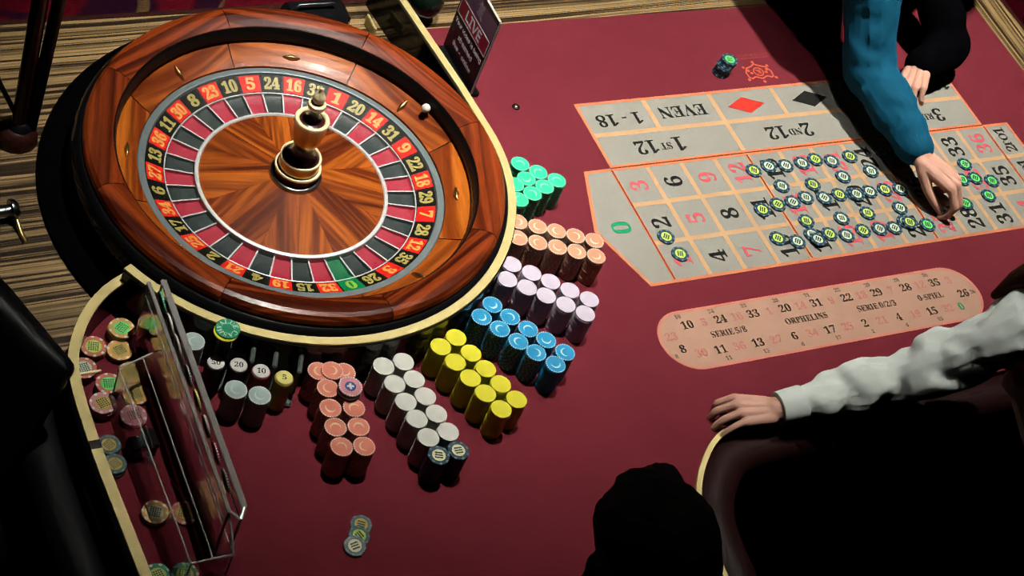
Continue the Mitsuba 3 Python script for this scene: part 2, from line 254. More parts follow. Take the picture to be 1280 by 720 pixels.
for k, c in CHIP.items(): mat('chip_' + k, c, 0.45, spec=0.4)
mat('dash_white', (0.92, 0.86, 0.80), 0.5); mat('dash_cyan', (0.62, 0.90, 0.97), 0.5); mat('dash_mint', (0.40, 0.97, 0.68), 0.5); mat('dash_steel', (0.13, 0.26, 0.34), 0.5)
mat('moon_coral', (1.0, 0.66, 0.42), 0.5); mat('moon_blue', (0.50, 0.88, 1.0), 0.5); mat('moon_tan', (1.0, 0.80, 0.58), 0.5); mat('moon_green', (0.30, 0.95, 0.60), 0.5); mat('moon_grey', (0.62, 0.75, 0.70), 0.5)
mat('letter_mint', (0.70, 1.0, 0.82), 0.5); mat('inlay_lime', (0.62, 0.80, 0.14), 0.5); mat('inlay_pale', (0.66, 0.80, 0.58), 0.5); mat('inlay_green', (0.18, 0.90, 0.20), 0.5); mat('inlay_cream', (0.86, 0.84, 0.52), 0.5)
mat('inlay_gold', (0.62, 0.46, 0.08), 0.5); mat('inlay_navy', (0.03, 0.08, 0.30), 0.4); mat('stripe_dark', (0.03, 0.06, 0.05), 0.5); mat('paper_white', (0.78, 0.76, 0.72), 0.5)
mat('inlay_yellow', (0.88, 0.80, 0.22), 0.5)
mat('skin', (0.88, 0.48, 0.35), 0.5, spec=0.35)
mat('skin_pale', (0.80, 0.44, 0.33), 0.5, spec=0.35)
mat('teal_cloth', (0.005, 0.115, 0.215), 0.85, spec=0.15, sheen=0.3)
mat('white_cloth', (0.86, 0.95, 0.90), 0.85, spec=0.15)
scene['black_cloth'] = {'type': 'twosided', 'bsdf': {'type': 'diffuse', 'reflectance': rgb((.0008, .0008, .0011))}}
mat('hair_black', (0.005, 0.004, 0.004), 0.75, spec=0.06); mat('hair_brown', (0.060, 0.018, 0.009), 0.7, spec=0.15)
mat('lip', (0.40, 0.10, 0.08), 0.5); mat('eye_white', (0.75, 0.75, 0.72), 0.2); mat('iris', (0.03, 0.02, 0.012), 0.2)
mat('sign_purple', (0.30, 0.15, 0.28), 0.3, coat=0.5); mat('sign_black', (0.012, 0.010, 0.012), 0.3, coat=0.5); mat('sign_red', (0.55, 0.04, 0.09), 0.3, coat=0.5)
mat('sign_text', (0.95, 0.88, 0.95), 0.6); mat('sign_emblem', (0.48, 0.34, 0.46), 0.5)
def f_carpet(p, n, uv):
    x, y = p.x * 1.35, p.y * 1.35
    w = fbm(x * 1.1, y * 1.1, 2.0, 3) * 3.0
    s = dr.sin((x + w) * 5.0) * dr.sin((y - w) * 5.0); t = dr.sin((x * 1.7 - y + w * 2.2) * 4.0)
    c = mix(mi.Color3f(0.30, 0.010, 0.030), mi.Color3f(0.065, 0.012, 0.045), smoothstep(-0.1, 0.15, s))
    c = mix(c, mi.Color3f(0.34, 0.20, 0.09), smoothstep(0.86, 0.95, t) * smoothstep(0.1, 0.4, s + 0.3))
    return c * (0.8 + 0.4 * noise(p.x * 260, p.y * 260, 7.0))
mat('carpet', f_carpet, 0.95, spec=0.1)
mat('wall_paint', (0.03, 0.015, 0.013), 0.8); mat('ceiling_paint', (0.03, 0.027, 0.025), 0.9)
mat('lamp_can', (0.012, 0.012, 0.012), 0.6)

# ------------------------------------------------------------------ room
def slab(name, x0, x1, y0, y1, z0, z1, m):
    k = add(name, rbox(x1 - x0, y1 - y0, z1 - z0, 0.001, ((x0 + x1) / 2, (y0 + y1) / 2, (z0 + z1) / 2)), m, raised=False); labels[k] = {'kind': 'structure'}
slab('floor', -6, 6, -6, 6, -0.1, 0.0, 'carpet'); slab('ceiling', -6, 6, -6, 6, 6.05, 6.15, "ceiling_paint")
slab('wall_back', -6, 6, 6, 6.1, 0, 6.05, 'wall_paint'); slab('wall_front', -6, 6, -6.1, -6, 0, 6.05, 'wall_paint')
slab('wall_left', -6.1, -6, -6, 6, 0, 6.05, 'wall_paint'); slab('wall_right', 6, 6.1, -6, 6, 0, 6.05, 'wall_paint')
for i, (x, y, z, r, d, pw) in enumerate(LAMPS):
    t = thing('ceiling_spotlight', 'black ceiling spotlight can aimed down at the %s' % ('betting layout' if i == 0 else 'roulette wheel'), 'ceiling lamp')
    add('can', lathe([(r + .012, d + .05), (r + .02, d + .04), (r + .02, 0), (r + .008, 0), (r + .006, d), (0.001, d)], 40, c=(x, y)).apply_translation([0, 0, z]), 'lamp_can', t, smooth=30)
    add('stem', tube([(x, y, z + d + .03), (x, y, 5.15)], .012), 'lamp_can', t)
    lens = prism(Point(x, y).buffer(r, 24), .004, z + d - .006)
    k = add('lens', lens, None, t); scene[k]['emitter'] = {'type': 'area', 'radiance': rgb((pw, pw * .95, pw * .86))}
for i, (x, y, z, r, pw) in enumerate(ROOM_LAMPS):
    t = thing('ceiling_downlight', 'round ceiling downlight %s' % ('over the carpet behind the table', 'over the far right corner of the room', 'over the dark left side of the room', 'over the dark near side of the room')[i], 'ceiling lamp')
    add('housing', lathe([(.001, .44), (r + .02, .43), (r + .02, 0), (r + .006, 0), (r + .004, .42)], 40, c=(x, y)).apply_translation([0, 0, z]), 'lamp_can', t, smooth=30)
    k = add('lens', prism(Point(x, y).buffer(r, 24), .004, z + .40), None, t); scene[k]['emitter'] = {'type': 'area', 'radiance': rgb((pw, pw * .9, pw * .78))}

# ------------------------------------------------------------------ the table
table = thing('roulette_table', 'long casino roulette table with crimson felt, zebrano wood rim and printed betting layout', 'table')
WC = (-0.763, 0.363)                     # wheel axis
HC = (-0.778, 0.362)                     # centre of the curved wall round the wheel
HR = 0.455
rail = [(-1.318, -0.75), (-1.322, -0.461), (-1.328, -0.321), (-1.332, -0.172), (-1.330, -0.087), (-1.321, -0.019), (-1.300, 0.031), (-1.268, 0.080), (-1.227, 0.120), (-1.180, 0.147), (-1.134, 0.156)]
def smooth_path(p, n=60):
    from scipy.interpolate import CubicSpline
    p = np.asarray(p, float); s = np.r_[0, np.cumsum(np.linalg.norm(np.diff(p, axis=0), axis=1))]
    return [tuple(q) for q in CubicSpline(s, p)(np.linspace(0, s[-1], n))]
rail = smooth_path(rail)
notch = smooth_path([(-0.262, -0.70), (-0.252, -0.60), (-0.235, -0.53), (-0.205, -0.475), (-0.160, -0.425), (-0.115, -0.392), (-0.06, -0.375), (0.02, -0.370)])
wall_arc = arc(HC, HR, 6, -152, 80)
felt_poly = Polygon(rail + [(x, y) for x, y in reversed(wall_arc)] + [(-0.338, 0.62), (-0.362, 0.81), (1.39, 0.81), (1.39, -0.37)] + notch[::-1]).buffer(0)
felt = add('felt', prism(felt_poly, 0.03, -0.03), 'felt', table)
# rim of veneer strips
def uvmesh(m, u, o=(0, 0)):
    u = np.asarray(u, float); u = u / np.linalg.norm(u); v = np.array([-u[1], u[0]]); p = m.vertices[:, :2] - np.asarray(o)
    return np.stack([p @ u, p @ v + m.vertices[:, 2]], 1)
def veneer(name, poly, u, z0=-0.03, z1=0.0, mt='zebrano'):
    m = prism(poly, z1 - z0, z0); m.unmerge_vertices(); add(name, m, mt, table, uv=uvmesh(m, u))
wood_area = unary_union([sbox(-1.44, 0.03, -0.33, 0.81), sbox(-1.44, 0.806, 1.50, 0.906)]).difference(felt_poly).difference(Polygon(rail + [(-1.134, -0.1)]).buffer(0))
veneer('wood_rim', wood_area, (1, 0.02))
veneer('wood_rim', sbox(1.39, -0.37, 1.50, 0.806), (0.02, 1))
add('rim_lip', strip([(-1.44, 0.911), (1.505, 0.911), (1.505, -0.37)], 0.012, -0.045, 0.002), 'brown_gloss', table)
# armrests of padded leather
def padded(path, w, h, z):
    p = np.array(path); n = 10; a = np.linspace(0, math.pi, n)
    t = np.gradient(p, axis=0); t /= np.linalg.norm(t, axis=1, keepdims=True); s = np.stack([t[:, 1], -t[:, 0]], 1)
    v = np.array([[*(p[k] + s[k] * (w / 2 - w / 2 * math.cos(q))), z + h * math.sin(q)] for k in range(len(p)) for q in a])
    f = [[k * n + j, k * n + j + 1, (k + 1) * n + j + 1, (k + 1) * n + j] for k in range(len(p) - 1) for j in range(n - 1)]
    v2 = v.copy(); f += [[k * n + n - 1, k * n, (k + 1) * n, (k + 1) * n + n - 1] for k in range(len(p) - 1)]; q = np.array(f)
    ends = [[0, j, j + 1] for j in range(1, n - 1)] + [[(len(p) - 1) * n, (len(p) - 1) * n + j + 1, (len(p) - 1) * n + j] for j in range(1, n - 1)]
    return trimesh.Trimesh(v2, np.vstack([q[:, [0, 1, 2]], q[:, [0, 2, 3]], ends]), process=False)
add('armrest', padded(notch + [(0.3, -0.37), (0.8, -0.37), (1.45, -0.37)], 0.085, 0.030, -0.022), 'leather', table, smooth=50, label='dark brown padded leather armrest round the dealer notch')
add('armrest', padded([(x - .012, y) for x, y in rail[::-1]][16:], 0.085, 0.020, -0.034), 'leather_black', table, smooth=50, label='dark padded leather armrest outside the left gold rail')
add('gold_rail', strip(notch, 0.011, -0.005, 0.012), 'brass_trim', table, label='brass strip round the dealer notch')
# low glossy wall with a brass cap round the chip corner, and the curved wall round the wheel
add('corner_wall', strip(rail, 0.016, -0.03, 0.074), 'gloss_black', table, smooth=30)
add('gold_rail', strip(rail, 0.019, 0.074, 0.080), 'brass_trim', table, smooth=30, label='brass cap of the low wall round the chip corner')
for k, i in enumerate((32,)):
    add('rail_joint', strip([rail[i], rail[i + 1]], 0.0196, 0.0745, 0.0806), 'seam_dark', table)
wp = [(-0.372, 0.90), (-0.352, 0.70), (-0.333, 0.52)] + wall_arc
add('wheel_wall', strip(wp, 0.022, -0.03, 0.104), 'gloss_black', table, smooth=30)
add('gold_rail', strip(wp, 0.017, 0.104, 0.111), 'brass_trim', table, smooth=30, label='brass cap of the curved wall round the wheel')
add('well_plate', prism(Polygon(arc(WC, 0.50, 0, 360, 90)).difference(Polygon([(-.34, 2), (2, 2), (2, -2), (-.34, -2)])).difference(felt_poly).buffer(0), 0.012, -0.002), 'well_black', table)
# body under the top
outline = unary_union([felt_poly, wood_area, sbox(1.39, -.37, 1.5, .9), Point(HC).buffer(HR)]).buffer(0.01).buffer(-0.01)
add('apron', prism(outline.buffer(-0.015), 0.14, -0.171), 'dark_wood', table)
for x in (-0.85, 0.85):
    add('pedestal', prism(sbox(x - .28, 0.0, x + .28, .55), TT - 0.171 - 0.06, -TT + .06), 'dark_wood', table)
    add('plinth', rbox(.66, .66, .06, .01, (x, .275, -TT + .03)), 'gloss_black', table)

# ------------------------------------------------------------------ the printed layout, in cells of CA x CB
CA, CB = 0.09337, 0.11119
P1, P2, P3, P4 = 0.0004, 0.0007, 0.0010, 0.0013
def cell(u, v): return (u * CA, v * CB)
def printed(name, mesh, m): return add(name, mesh, m, felt)
def poly_cells(pts): return Polygon([cell(*q) for q in pts])
VT, VM = 4.814, 3.90
number_field = poly_cells([(-0.76, 3), (-1.36, 1.47), (-0.71, 0), (12.9, 0), (12.9, 3)])
outside_field = poly_cells([(0, 3), (12, 3), (12, VT), (0, VT)])
printed('number_field', prism(number_field, P1), 'print_grey'); printed('outside_field', prism(outside_field, P1), 'print_grey')
def band(pts, w, m='print_band', z=P1, th=0.0003): printed('printed_line', prism(LineString([cell(*q) for q in pts]).buffer(w / 2, cap_style=2, join_style=2), th, z), m)
for i in range(1, 12): band([(i, 0), (i, 3)], 0.012)
for j in (1, 2): band([(0, j), (12.9, j)], 0.012, z=P1 + .00005)
band([(12, 0), (12, 3)], 0.010)
band([(0, VM), (12, VM)], 0.013)
for i in (2, 4, 6, 8, 10): band([(i, VM), (i, VT)], 0.013, z=P1 + .00005)
for i in (4, 8): band([(i, 3), (i, VM)], 0.013, z=P1 + .00005)
printed('printed_border', prism(number_field.difference(number_field.buffer(-0.008)), .0003, P2), 'print_orange')
printed('printed_border', prism(outside_field.difference(outside_field.buffer(-0.008)), .0003, P2), 'print_orange')
for i in (0, 4, 8, 12): band([(i, 0.08), (i, 2.95)], 0.0075, 'print_orange', P2 + .0001); band([(i, 0.08), (i, 2.95)], 0.0032, 'print_brown', P3, .0003)
band([(0, 3.0), (12, 3.0)], 0.0032, 'print_brown', P3, .0003)
REDS = {1, 3, 5, 7, 9, 12, 14, 16, 18, 19, 21, 23, 25, 27, 30, 32, 34, 36}
for k in range(1, 37):
    c, r = (k - 1) // 3, (k - 1) % 3
    x, y = cell(c + .50, r + .48)
    printed('printed_number', print_text(str(k), .042, x, y, 90, P3, widen=1.0), 'print_red' if k in REDS else 'print_black')
printed('printed_number', print_text('0', .044, *cell(-.60, 1.49), 90, P3, widen=1.05), 'print_green')
for r in range(3):
    x, y = cell(12.40, r + .5)
    printed('printed_column_bet', cat([print_text('2', .030, x, y - .031, 90, P3), print_text('TO', .024, x, y - .002, 90, P3), print_text('1', .030, x, y + .031, 90, P3)]), 'print_red' if r == 0 else 'print_black')
printed('printed_bet', print_text('1 - 18', .034, *cell(1.02, 4.28), 180, P3, track=2), 'print_black')
printed('printed_bet', print_text('EVEN', .034, *cell(2.95, 4.33), 180, P3), 'print_black')
printed('printed_bet', print_text('ODD', .036, *cell(9.0, 4.36), 180, P3), 'print_black')
printed('printed_bet', print_text('19 - 36', .036, *cell(11.0, 4.36), 180, P3), 'print_black')
for u, s, sfx in ((1.7, '1', 'ST'), (5.7, '2', 'ND'), (10.2, '3', 'RD')):
    x, y = cell(u, 3.46)
    printed('printed_bet', cat([print_text(s, .040, x + .054, y, 180, P3), print_text(sfx, .020, x + .017, y - .004, 180, P3, widen=.9), print_text('12', .038, x - .036, y, 180, P3)]), 'print_black')
for u, m in ((4.93, 'print_scarlet'), (7.0, 'print_black')):
    printed('printed_diamond', prism(poly_cells([(u - .58, 4.32), (u, 4.08), (u + .58, 4.32), (u, 4.56)]), .0003, P3), m)
# oval neighbour-bet track
RX0, RX1, RY0, RY1 = -0.119, 0.761, -0.226, -0.072
rc, rr = (RY0 + RY1) / 2, (RY1 - RY0) / 2
track = LineString([(RX0 + rr, rc), (RX1 - rr, rc)]).buffer(rr, 32)
printed('racetrack_field', prism(track, P1), 'print_beige')
printed('racetrack_border', prism(track.difference(track.buffer(-.006)), .0003, P1), 'print_pink')
def spaced(n, x0, x1): return np.linspace(x0, x1, n)
top_n = [10, 5, 24, 16, 33, 1, 20, 14, 31, 9, 22, 18, 29, 7, 28, 12, 35, 3]
bot_n = [30, 11, 36, 13, 27, 6, 34, 17, 25, 2, 21, 4, 19, 15, 32]
spots = [(k, -.033 + .0419 * i + (.001 * i), rc + .038, rc + .062) for i, k in enumerate(top_n)] + [(k, -.037 + .0487 * i, rc - .036, rc - .060) for i, k in enumerate(bot_n)]
spots = [s for s in spots if s[1] < .70] + [(8, -.075, rc - .019, None), (23, -.085, rc + .016, None), (26, .713, rc - .004, None), (0, .683, rc - .038, None)]
for k, x, y, ys in spots:
    black = k not in REDS
    printed('racetrack_number', print_text(str(k), .019, x, y, 0, P3), 'print_green' if k == 0 else 'print_black' if black else 'print_faint')
    if ys and black: printed('racetrack_small_number', print_text(str(k), .0095, x - .012 if y > rc else x + .008, ys, 0, P3), 'print_dim')
printed('racetrack_small_number', print_text('8', .009, -.098, rc - .034, 0, P3), 'print_dim'); printed('racetrack_small_number', print_text('26', .009, .741, rc - .004, 0, P3), 'print_dim')
for s, x in (('SERIE 5/8', .055), ('ORPHELINS', .262), ('SERIE 0/2/3', .460), ('0-SPIEL', .618)):
    printed('racetrack_word', print_text(s, .0150, x, rc + .003, 0, P3, track=3, widen=.86), 'print_black')
# crest and the small line of words over it, printed in orange
cx, cy = 0.558, 0.585
shield = Polygon([(-.038, .018), (-.030, .024), (-.018, .018), (0, .026), (.018, .018), (.030, .024), (.038, .018), (.040, .0), (.030, -.016), (.012, -.022), (0, -.030), (-.012, -.022), (-.030, -.016), (-.040, .0)])
shield = unary_union([shield.difference(shield.buffer(-.0042)), Point(0, 0).buffer(.015).difference(Point(0, 0).buffer(.0118)), text_shape('K', .014)] + [Point(x, y).buffer(.0042) for x, y in ((-.041, .024), (.041, .024), (0, .034), (-.036, -.018), (.036, -.018), (0, -.033), (-.022, .003), (.022, .003), (-.028, -.006), (.028, -.006))])
shield = affinity.translate(affinity.rotate(shield, 180, origin=(0, 0)), cx, cy)
printed('printed_crest', prism(shield, .0004, .0), 'crest_orange')
printed('printed_crest_words', prism(unary_union([affinity.translate(affinity.rotate(text_shape('CASINO BADEN', .009, 3), 180, origin=(0, 0)), cx + .02, cy + .058), LineString([(cx - .04, cy + .048), (cx + .055, cy + .048)]).buffer(.0012)]), .0004, .0), 'crest_dim')
k = add('felt_button', lathe([(.001, .004), (.006, .004), (.0085, .003), (.0095, 0)], 24, c=(-.148, .544)), 'satin_black', table, smooth=40, label='small dark round stud set in the felt')
add('eye', lathe([(.0005, .0052), (.003, .0048), (.0042, .004)], 16, c=(-.148, .544)), 'gold', k, smooth=40)

# ------------------------------------------------------------------ the wheel
wheel = thing('roulette', 'large wooden roulette wheel in a black bowl with gold turret and red and black pockets', 'roulette wheel')
def W(prof, n=120): return lathe(prof, n, c=WC)
add('bowl', W([(.362, .04), (.366, .112), (.424, .108), (.432, .104), (.440, .094), (.446, .07), (.447, .02), (.445, .012)]), 'gloss_black', wheel, smooth=35)
add('ball_track', W([(.3685, .1205), (.3660, .1195), (.3625, .112), (.3600, .100), (.3598, .092), (.3635, .0855), (.3640, .0835)]), 'track_black', wheel, smooth=50)
def sector(prof, a0, a1, n=14):
    m = lathe(prof, n, a0, a1, c=WC); am = math.radians((a0 + a1) / 2)
    m.unmerge_vertices()
    p = m.vertices[:, :2] - np.array(WC); t = np.array([-math.sin(am), math.cos(am)]); r = np.array([math.cos(am), math.sin(am)])
    return m, np.stack([p @ t + rng.uniform(0, 3), p @ r + rng.uniform(0, .4)], 1)
OFF = 4.5
for i in range(8):
    a = OFF + 2 + 45 * i if False else OFF + 45 * i
    m, uv = sector([(.368, .113), (.3665, .1185), (.3690, .1215), (.384, .127), (.396, .1305), (.408, .1310), (.417, .1285), (.4235, .122), (.4260, .113), (.425, .105)], a + .12, a + 44.88, 18)
    add('rim_panel', m, 'rim_wood', wheel, uv=uv, smooth=True)
    m, uv = sector([(.3645, .0845), (.350, .0752), (.335, .0668), (.322, .0605), (.3145, .0575), (.3140, .048)], a + .22, a + 44.78, 18)
    add('apron_panel', m, 'apron_wood' if i % 2 else 'apron_wood_b', wheel, uv=uv, smooth=True)
    am = math.radians(a + 22.5); r = .336
    d = trimesh.creation.icosphere(1, 1.0); v = d.vertices; v[:, 0] *= .0195; v[:, 1] *= .0066 * (1 - .6 * np.abs(v[:, 0]) / .0195); v[:, 2] *= .0065
    rad = np.array([math.cos(am), math.sin(am), .5]); tan = np.array([-math.sin(am), math.cos(am), 0])
    o = (WC[0] + r * math.cos(am), WC[1] + r * math.sin(am), .0688)
    M = frame(o, rad if i % 2 == 0 else tan, tan if i % 2 == 0 else -rad)
    add('ball_deflector', place_mesh(d, M), 'gold', wheel, smooth=40)
add('apron_back', W([(.366, .080), (.335, .0640), (.3145, .0545)]), 'seam_dark', wheel, smooth=True)
add('rotor_ring', W([(.3142, .046), (.3138, .0525), (.3120, .0545), (.3030, .0550), (.2990, .0535), (.2975, .046)]), 'steel_grey', wheel, smooth=35)
ORDER = [0, 32, 15, 19, 4, 21, 2, 25, 17, 34, 6, 27, 13, 36, 11, 30, 8, 23, 10, 5, 24, 16, 33, 1, 20, 14, 31, 9, 22, 18, 29, 7, 28, 12, 35, 3, 26]
TH0, STEP = -85.5, 360 / 37
r0, z0, r1, z1 = .2585, .0345, .2975, .0490
add('number_ring', W([(.2980, .0480), (.2580, .0335)]), 'seam_dark', wheel, smooth=True)
for i, k in enumerate(ORDER):
    th = TH0 - i * STEP; a = math.radians(th)
    colour = 'green' if k == 0 else 'red' if k in REDS else 'black'
    t = add('number_tile', lathe([(r1 - .0015, z1 + .0002), (r0 + .0015, z0 + .0012)], 6, th - STEP / 2 + .35, th + STEP / 2 - .35, c=WC), 'tile_' + colour, wheel, smooth=True)
    out = np.array([math.cos(a) * (r1 - r0), math.sin(a) * (r1 - r0), z1 - z0]); tang = np.array([math.sin(a), -math.cos(a), 0])
    o = (WC[0] + math.cos(a) * (r0 + r1) / 2, WC[1] + math.sin(a) * (r0 + r1) / 2, (z0 + z1) / 2 + .0009)
    g = text_shape(str(k), .025, 0, .82 if k > 9 else 1.05)
    add('numeral', place_mesh(prism(g.buffer(.0011), .0006), frame(o, tang, out)), {'red': 'digit_orange', 'black': 'digit_gold', 'green': 'digit_lime'}[colour], t)
    p = add('pocket', lathe([(.2570, .0310), (.2520, .0255), (.2300, .0235), (.1985, .0230)], 6, th - STEP / 2 + .2, th + STEP / 2 - .2, c=WC), 'pocket_' + colour, wheel, smooth=True)
    b = math.radians(th + STEP / 2); u = np.array([math.cos(b), math.sin(b)])
    fret = Polygon([(.198, .022), (.257, .022), (.257, .0335), (.240, .0325), (.215, .0300), (.198, .0290)])
    f = trimesh.creation.extrude_polygon(fret, .0030, engine='earcut'); f.apply_translation([0, 0, -.0015])
    add('fret', place_mesh(f, frame((WC[0], WC[1], 0), (u[0], u[1], 0), (0, 0, 1))), 'steel_light', wheel)
add('pocket_ring', W([(.2592, .0325), (.2590, .0352), (.2578, .0358), (.2566, .0350), (.2564, .0310)]), 'steel_light', wheel, smooth=50)
add('cone_ring', W([(.1995, .022), (.1985, .0365), (.1960, .0385), (.1915, .0385), (.1895, .035)]), 'steel_light', wheel, smooth=40)
NW = 16
for i in range(NW):
    a0, a1 = i * 360 / NW + 6, (i + 1) * 360 / NW + 6
    m = lathe([(.1905, .0355), (.165, .0405), (.120, .0485), (.080, .0560), (.050, .0620)], 8, a0 + .08, a1 - .08, c=WC); m.unmerge_vertices()
    p = m.vertices[:, :2] - np.array(WC); am = math.radians((a0 + a1) / 2); e1 = np.array([math.cos(am), math.sin(am)]); e2 = np.array([-e1[1], e1[0]])
    s = -1 if i % 2 else 1; q = math.radians(14 * s); g1 = e1 * math.cos(q) + e2 * math.sin(q); g2 = -e1 * math.sin(q) + e2 * math.cos(q)
    add('cone_panel', m, 'cone_wood_b' if i % 4 in (1, 2) else 'cone_wood', wheel, uv=np.stack([p @ g1 + rng.uniform(0, 3), p @ g2 + rng.uniform(0, 2)], 1), smooth=True)
add('cone_core', W([(.1915, .0335), (.120, .0465), (.050, .0600), (.010, .061)]), 'seam_dark', wheel, smooth=True)
turret = [('turret_base', [(.0530, .060), (.0535, .066), (.0515, .069), (.0470, .070), (.0450, .068)], 'chrome'),
          ('turret_lower_disc', [(.045, .066), (.0455, .078), (.0450, .086), (.0405, .0875)], 'brown_gloss'),
          ('turret_lower_ring', [(.0455, .084), (.0475, .086), (.0480, .089), (.0465, .0915), (.0425, .0915), (.0405, .089)], 'gold_bright'),
          ('turret_upper_disc', [(.0410, .088), (.0410, .108), (.0395, .114), (.0360, .1145)], 'gold'),
          ('turret_upper_ring', [(.0400, .112), (.0420, .1135), (.0425, .1165), (.0412, .1190), (.0380, .1190), (.0362, .1165)], 'gold_bright'),
          ('turret_waist', [(.0370, .117), (.0300, .121), (.0240, .128), (.0200, .138), (.0195, .148)], 'brown_gloss'),
          ('turret_cup', [(.0190, .146), (.0225, .152), (.0275, .165), (.0305, .182), (.0325, .200), (.0335, .217)], 'gold'),
          ('turret_cup_ring', [(.0332, .215), (.0348, .2175), (.0350, .2205), (.0338, .2230), (.0275, .2230), (.0250, .2200)], 'gold_bright'),
          ('turret_neck', [(.0252, .221), (.0170, .224), (.0110, .232), (.0100, .245), (.0120, .252)], 'brown_gloss'),
          ('turret_knob', [(.0115, .251), (.0170, .255), (.0186, .260), (.0176, .2655), (.0130, .268), (.0105, .271), (.0125, .277), (.0125, .284), (.0085, .291), (.0050, .296), (.0045, .306), (.001, .309)], 'gold_bright')]
for n_, pr, m_ in turret: add(n_, W(pr, 48), m_, wheel, smooth=45)
a = math.radians(18.9)
m = trimesh.creation.icosphere(3, .0098); m.apply_translation([WC[0] + .3495 * math.cos(a), WC[1] + .3495 * math.sin(a), .0985])
tag(add('roulette_ball', m, 'ivory', smooth=True), 'small white ball running in the black track of the roulette wheel', 'ball')

# ------------------------------------------------------------------ chips
CR, CH = 0.0207, 0.0036
def chip_mesh(R, H, n=32, face=True):
    b = .0006
    pr = [(R * .55, 0), (R - b, 0), (R, b), (R, H - b), (R - b, H)]
    pr += [(R * .80, H), (R * .77, H - .0003), (.0001, H - .0003)] if face else [(.0001, H)]
    return lathe(pr, n)
def dashes(R, H, k, frac, inner=.88):
    ms = []
    for i in range(k):
        a0 = 360.0 * i / k; a1 = a0 + 360.0 / k * frac
        ms.append(lathe([(R + .00012, H * .15), (R + .00012, H - .0005), (R - .0005, H + .00012), (R * inner, H + .00012)], 3, a0, a1))
    return cat(ms)
def disc(r, z, h=.0002, n=28): return lathe([(r, z), (r, z + h), (.0001, z + h)], n)
def crescent(R, z):
    g = Point(0, 0).buffer(R * .48).difference(Point(R * .13, R * .10).buffer(R * .44))
    return prism(g, .00022, z)
def checks(R, z):
    return cat([prism(Point(R * .17 * i, R * .17 * j).buffer(R * .062, 3), .0002, z) for i in range(-3, 4) for j in range(-3, 4) if i * i + j * j < 9])
def stripes(R, z):
    return cat([prism(sbox(-R * .36, y - R * .075, R * .36, y + R * .075).intersection(Point(0, 0).buffer(R * .46)), .0002, z) for y in (-R * .25, 0, R * .25)])
_plies = {}
def P(key, fn, smooth=35):
    if key not in _plies: _plies[key] = mikit.ply(fn(), None, smooth=smooth)
    return dict(_plies[key])
def pose(x, y, z, rot=0.0, tilt=0.0, tdir=0.0):
    t = T().translate([x, y, z + TT]).rotate([0, 0, 1], rot)
    if tilt: t = t.rotate([math.cos(math.radians(tdir)), math.sin(math.radians(tdir)), 0], tilt)
    return t
def chip(colour, x, y, z, label, group=None, R=CR, H=CH, style=None, rot=None, tilt=0.0, tdir=0.0, inlay=None):
    rot = rng.uniform(0, 360) if rot is None else rot
    M = pose(x, y, z, rot, tilt, tdir)
    k = add('casino_chip', P(('body', R, H, style is not None), lambda: chip_mesh(R, H, 32, style is not None)), 'chip_' + colour, to_world=M)
    tag(k, label, 'casino chip', group)
    if style in ('moon', 'dash'):
        dm = {'blue': 'dash_cyan', 'green': 'dash_mint'}.get(colour, 'dash_white')
        add('edge_marks', P(('dash', R, H), lambda: dashes(R, H, 26, .45), False), dm, k, kind='stuff', to_world=M)
    if style == 'moon':
        add('crescent_print', P(('moon', R, H), lambda: crescent(R, H - .0003), False), 'moon_' + colour, k, to_world=M)
    if style == 'plain':
        add('centre_inlay', P(('plain', R, H), lambda: disc(R * .74, H - .0003)), 'chip_' + colour, k, to_world=M)
    if style in ('bet', 'grid'):
        add('edge_marks', P(('bdash', R, H), lambda: dashes(R, H, 8, .34, .80), False), 'dash_steel' if colour in ('navy', 'teal', 'slate') else 'dash_white', k, kind='stuff', to_world=M)
        add('centre_inlay', P(('inlay', R, H), lambda: disc(R * .62, H - .0003, .0003)), inlay or 'inlay_lime', k, to_world=M)
        if style == 'bet': add('inlay_stripes', P(('stripes', R, H), lambda: stripes(R, H + .00005), False), 'stripe_dark', k, kind='stuff', to_world=M)
        else: add('inlay_checks', P(('checks', R, H), lambda: checks(R, H + .00005), False), 'stripe_dark', k, kind='stuff', to_world=M)
    return k
def words(n):
    ones = 'zero one two three four five six seven eight nine ten eleven twelve thirteen fourteen fifteen sixteen seventeen eighteen nineteen'.split()
    return ones[n] if n < 20 else ('twenty', 'thirty')[n // 10 - 2] + ('-' + ones[n % 10] if n % 10 else '')
ORD = ['first', 'second', 'third', 'fourth', 'fifth', 'sixth', 'seventh', 'eighth', 'ninth', 'tenth', 'eleventh', 'twelfth', 'thirteenth', 'fourteenth', 'fifteenth', 'sixteenth', 'seventeenth', 'eighteenth', 'nineteenth', 'twentieth']
NST = 20
rest = {}
def chip_stack(colour, x, y, where, style, full=False, n=NST, z=0.0, group=None):
    for i in range(n):
        zz = z + i * CH; px, py = x + rng.uniform(-.0004, .0004), y + rng.uniform(-.0004, .0004)
        if i == n - 1: chip(colour, px, py, zz, '%s chip topping %s' % (colour, where), group or colour + ' chips', style=style)
        elif full: chip(colour, px, py, zz, '%s chip, %s from the top of the outermost left %s stack' % (colour, ORD[n - 1 - i], colour), 'chips of the outermost left %s stack' % colour, style=None)
        else: rest.setdefault(colour, []).append((px, py, zz))
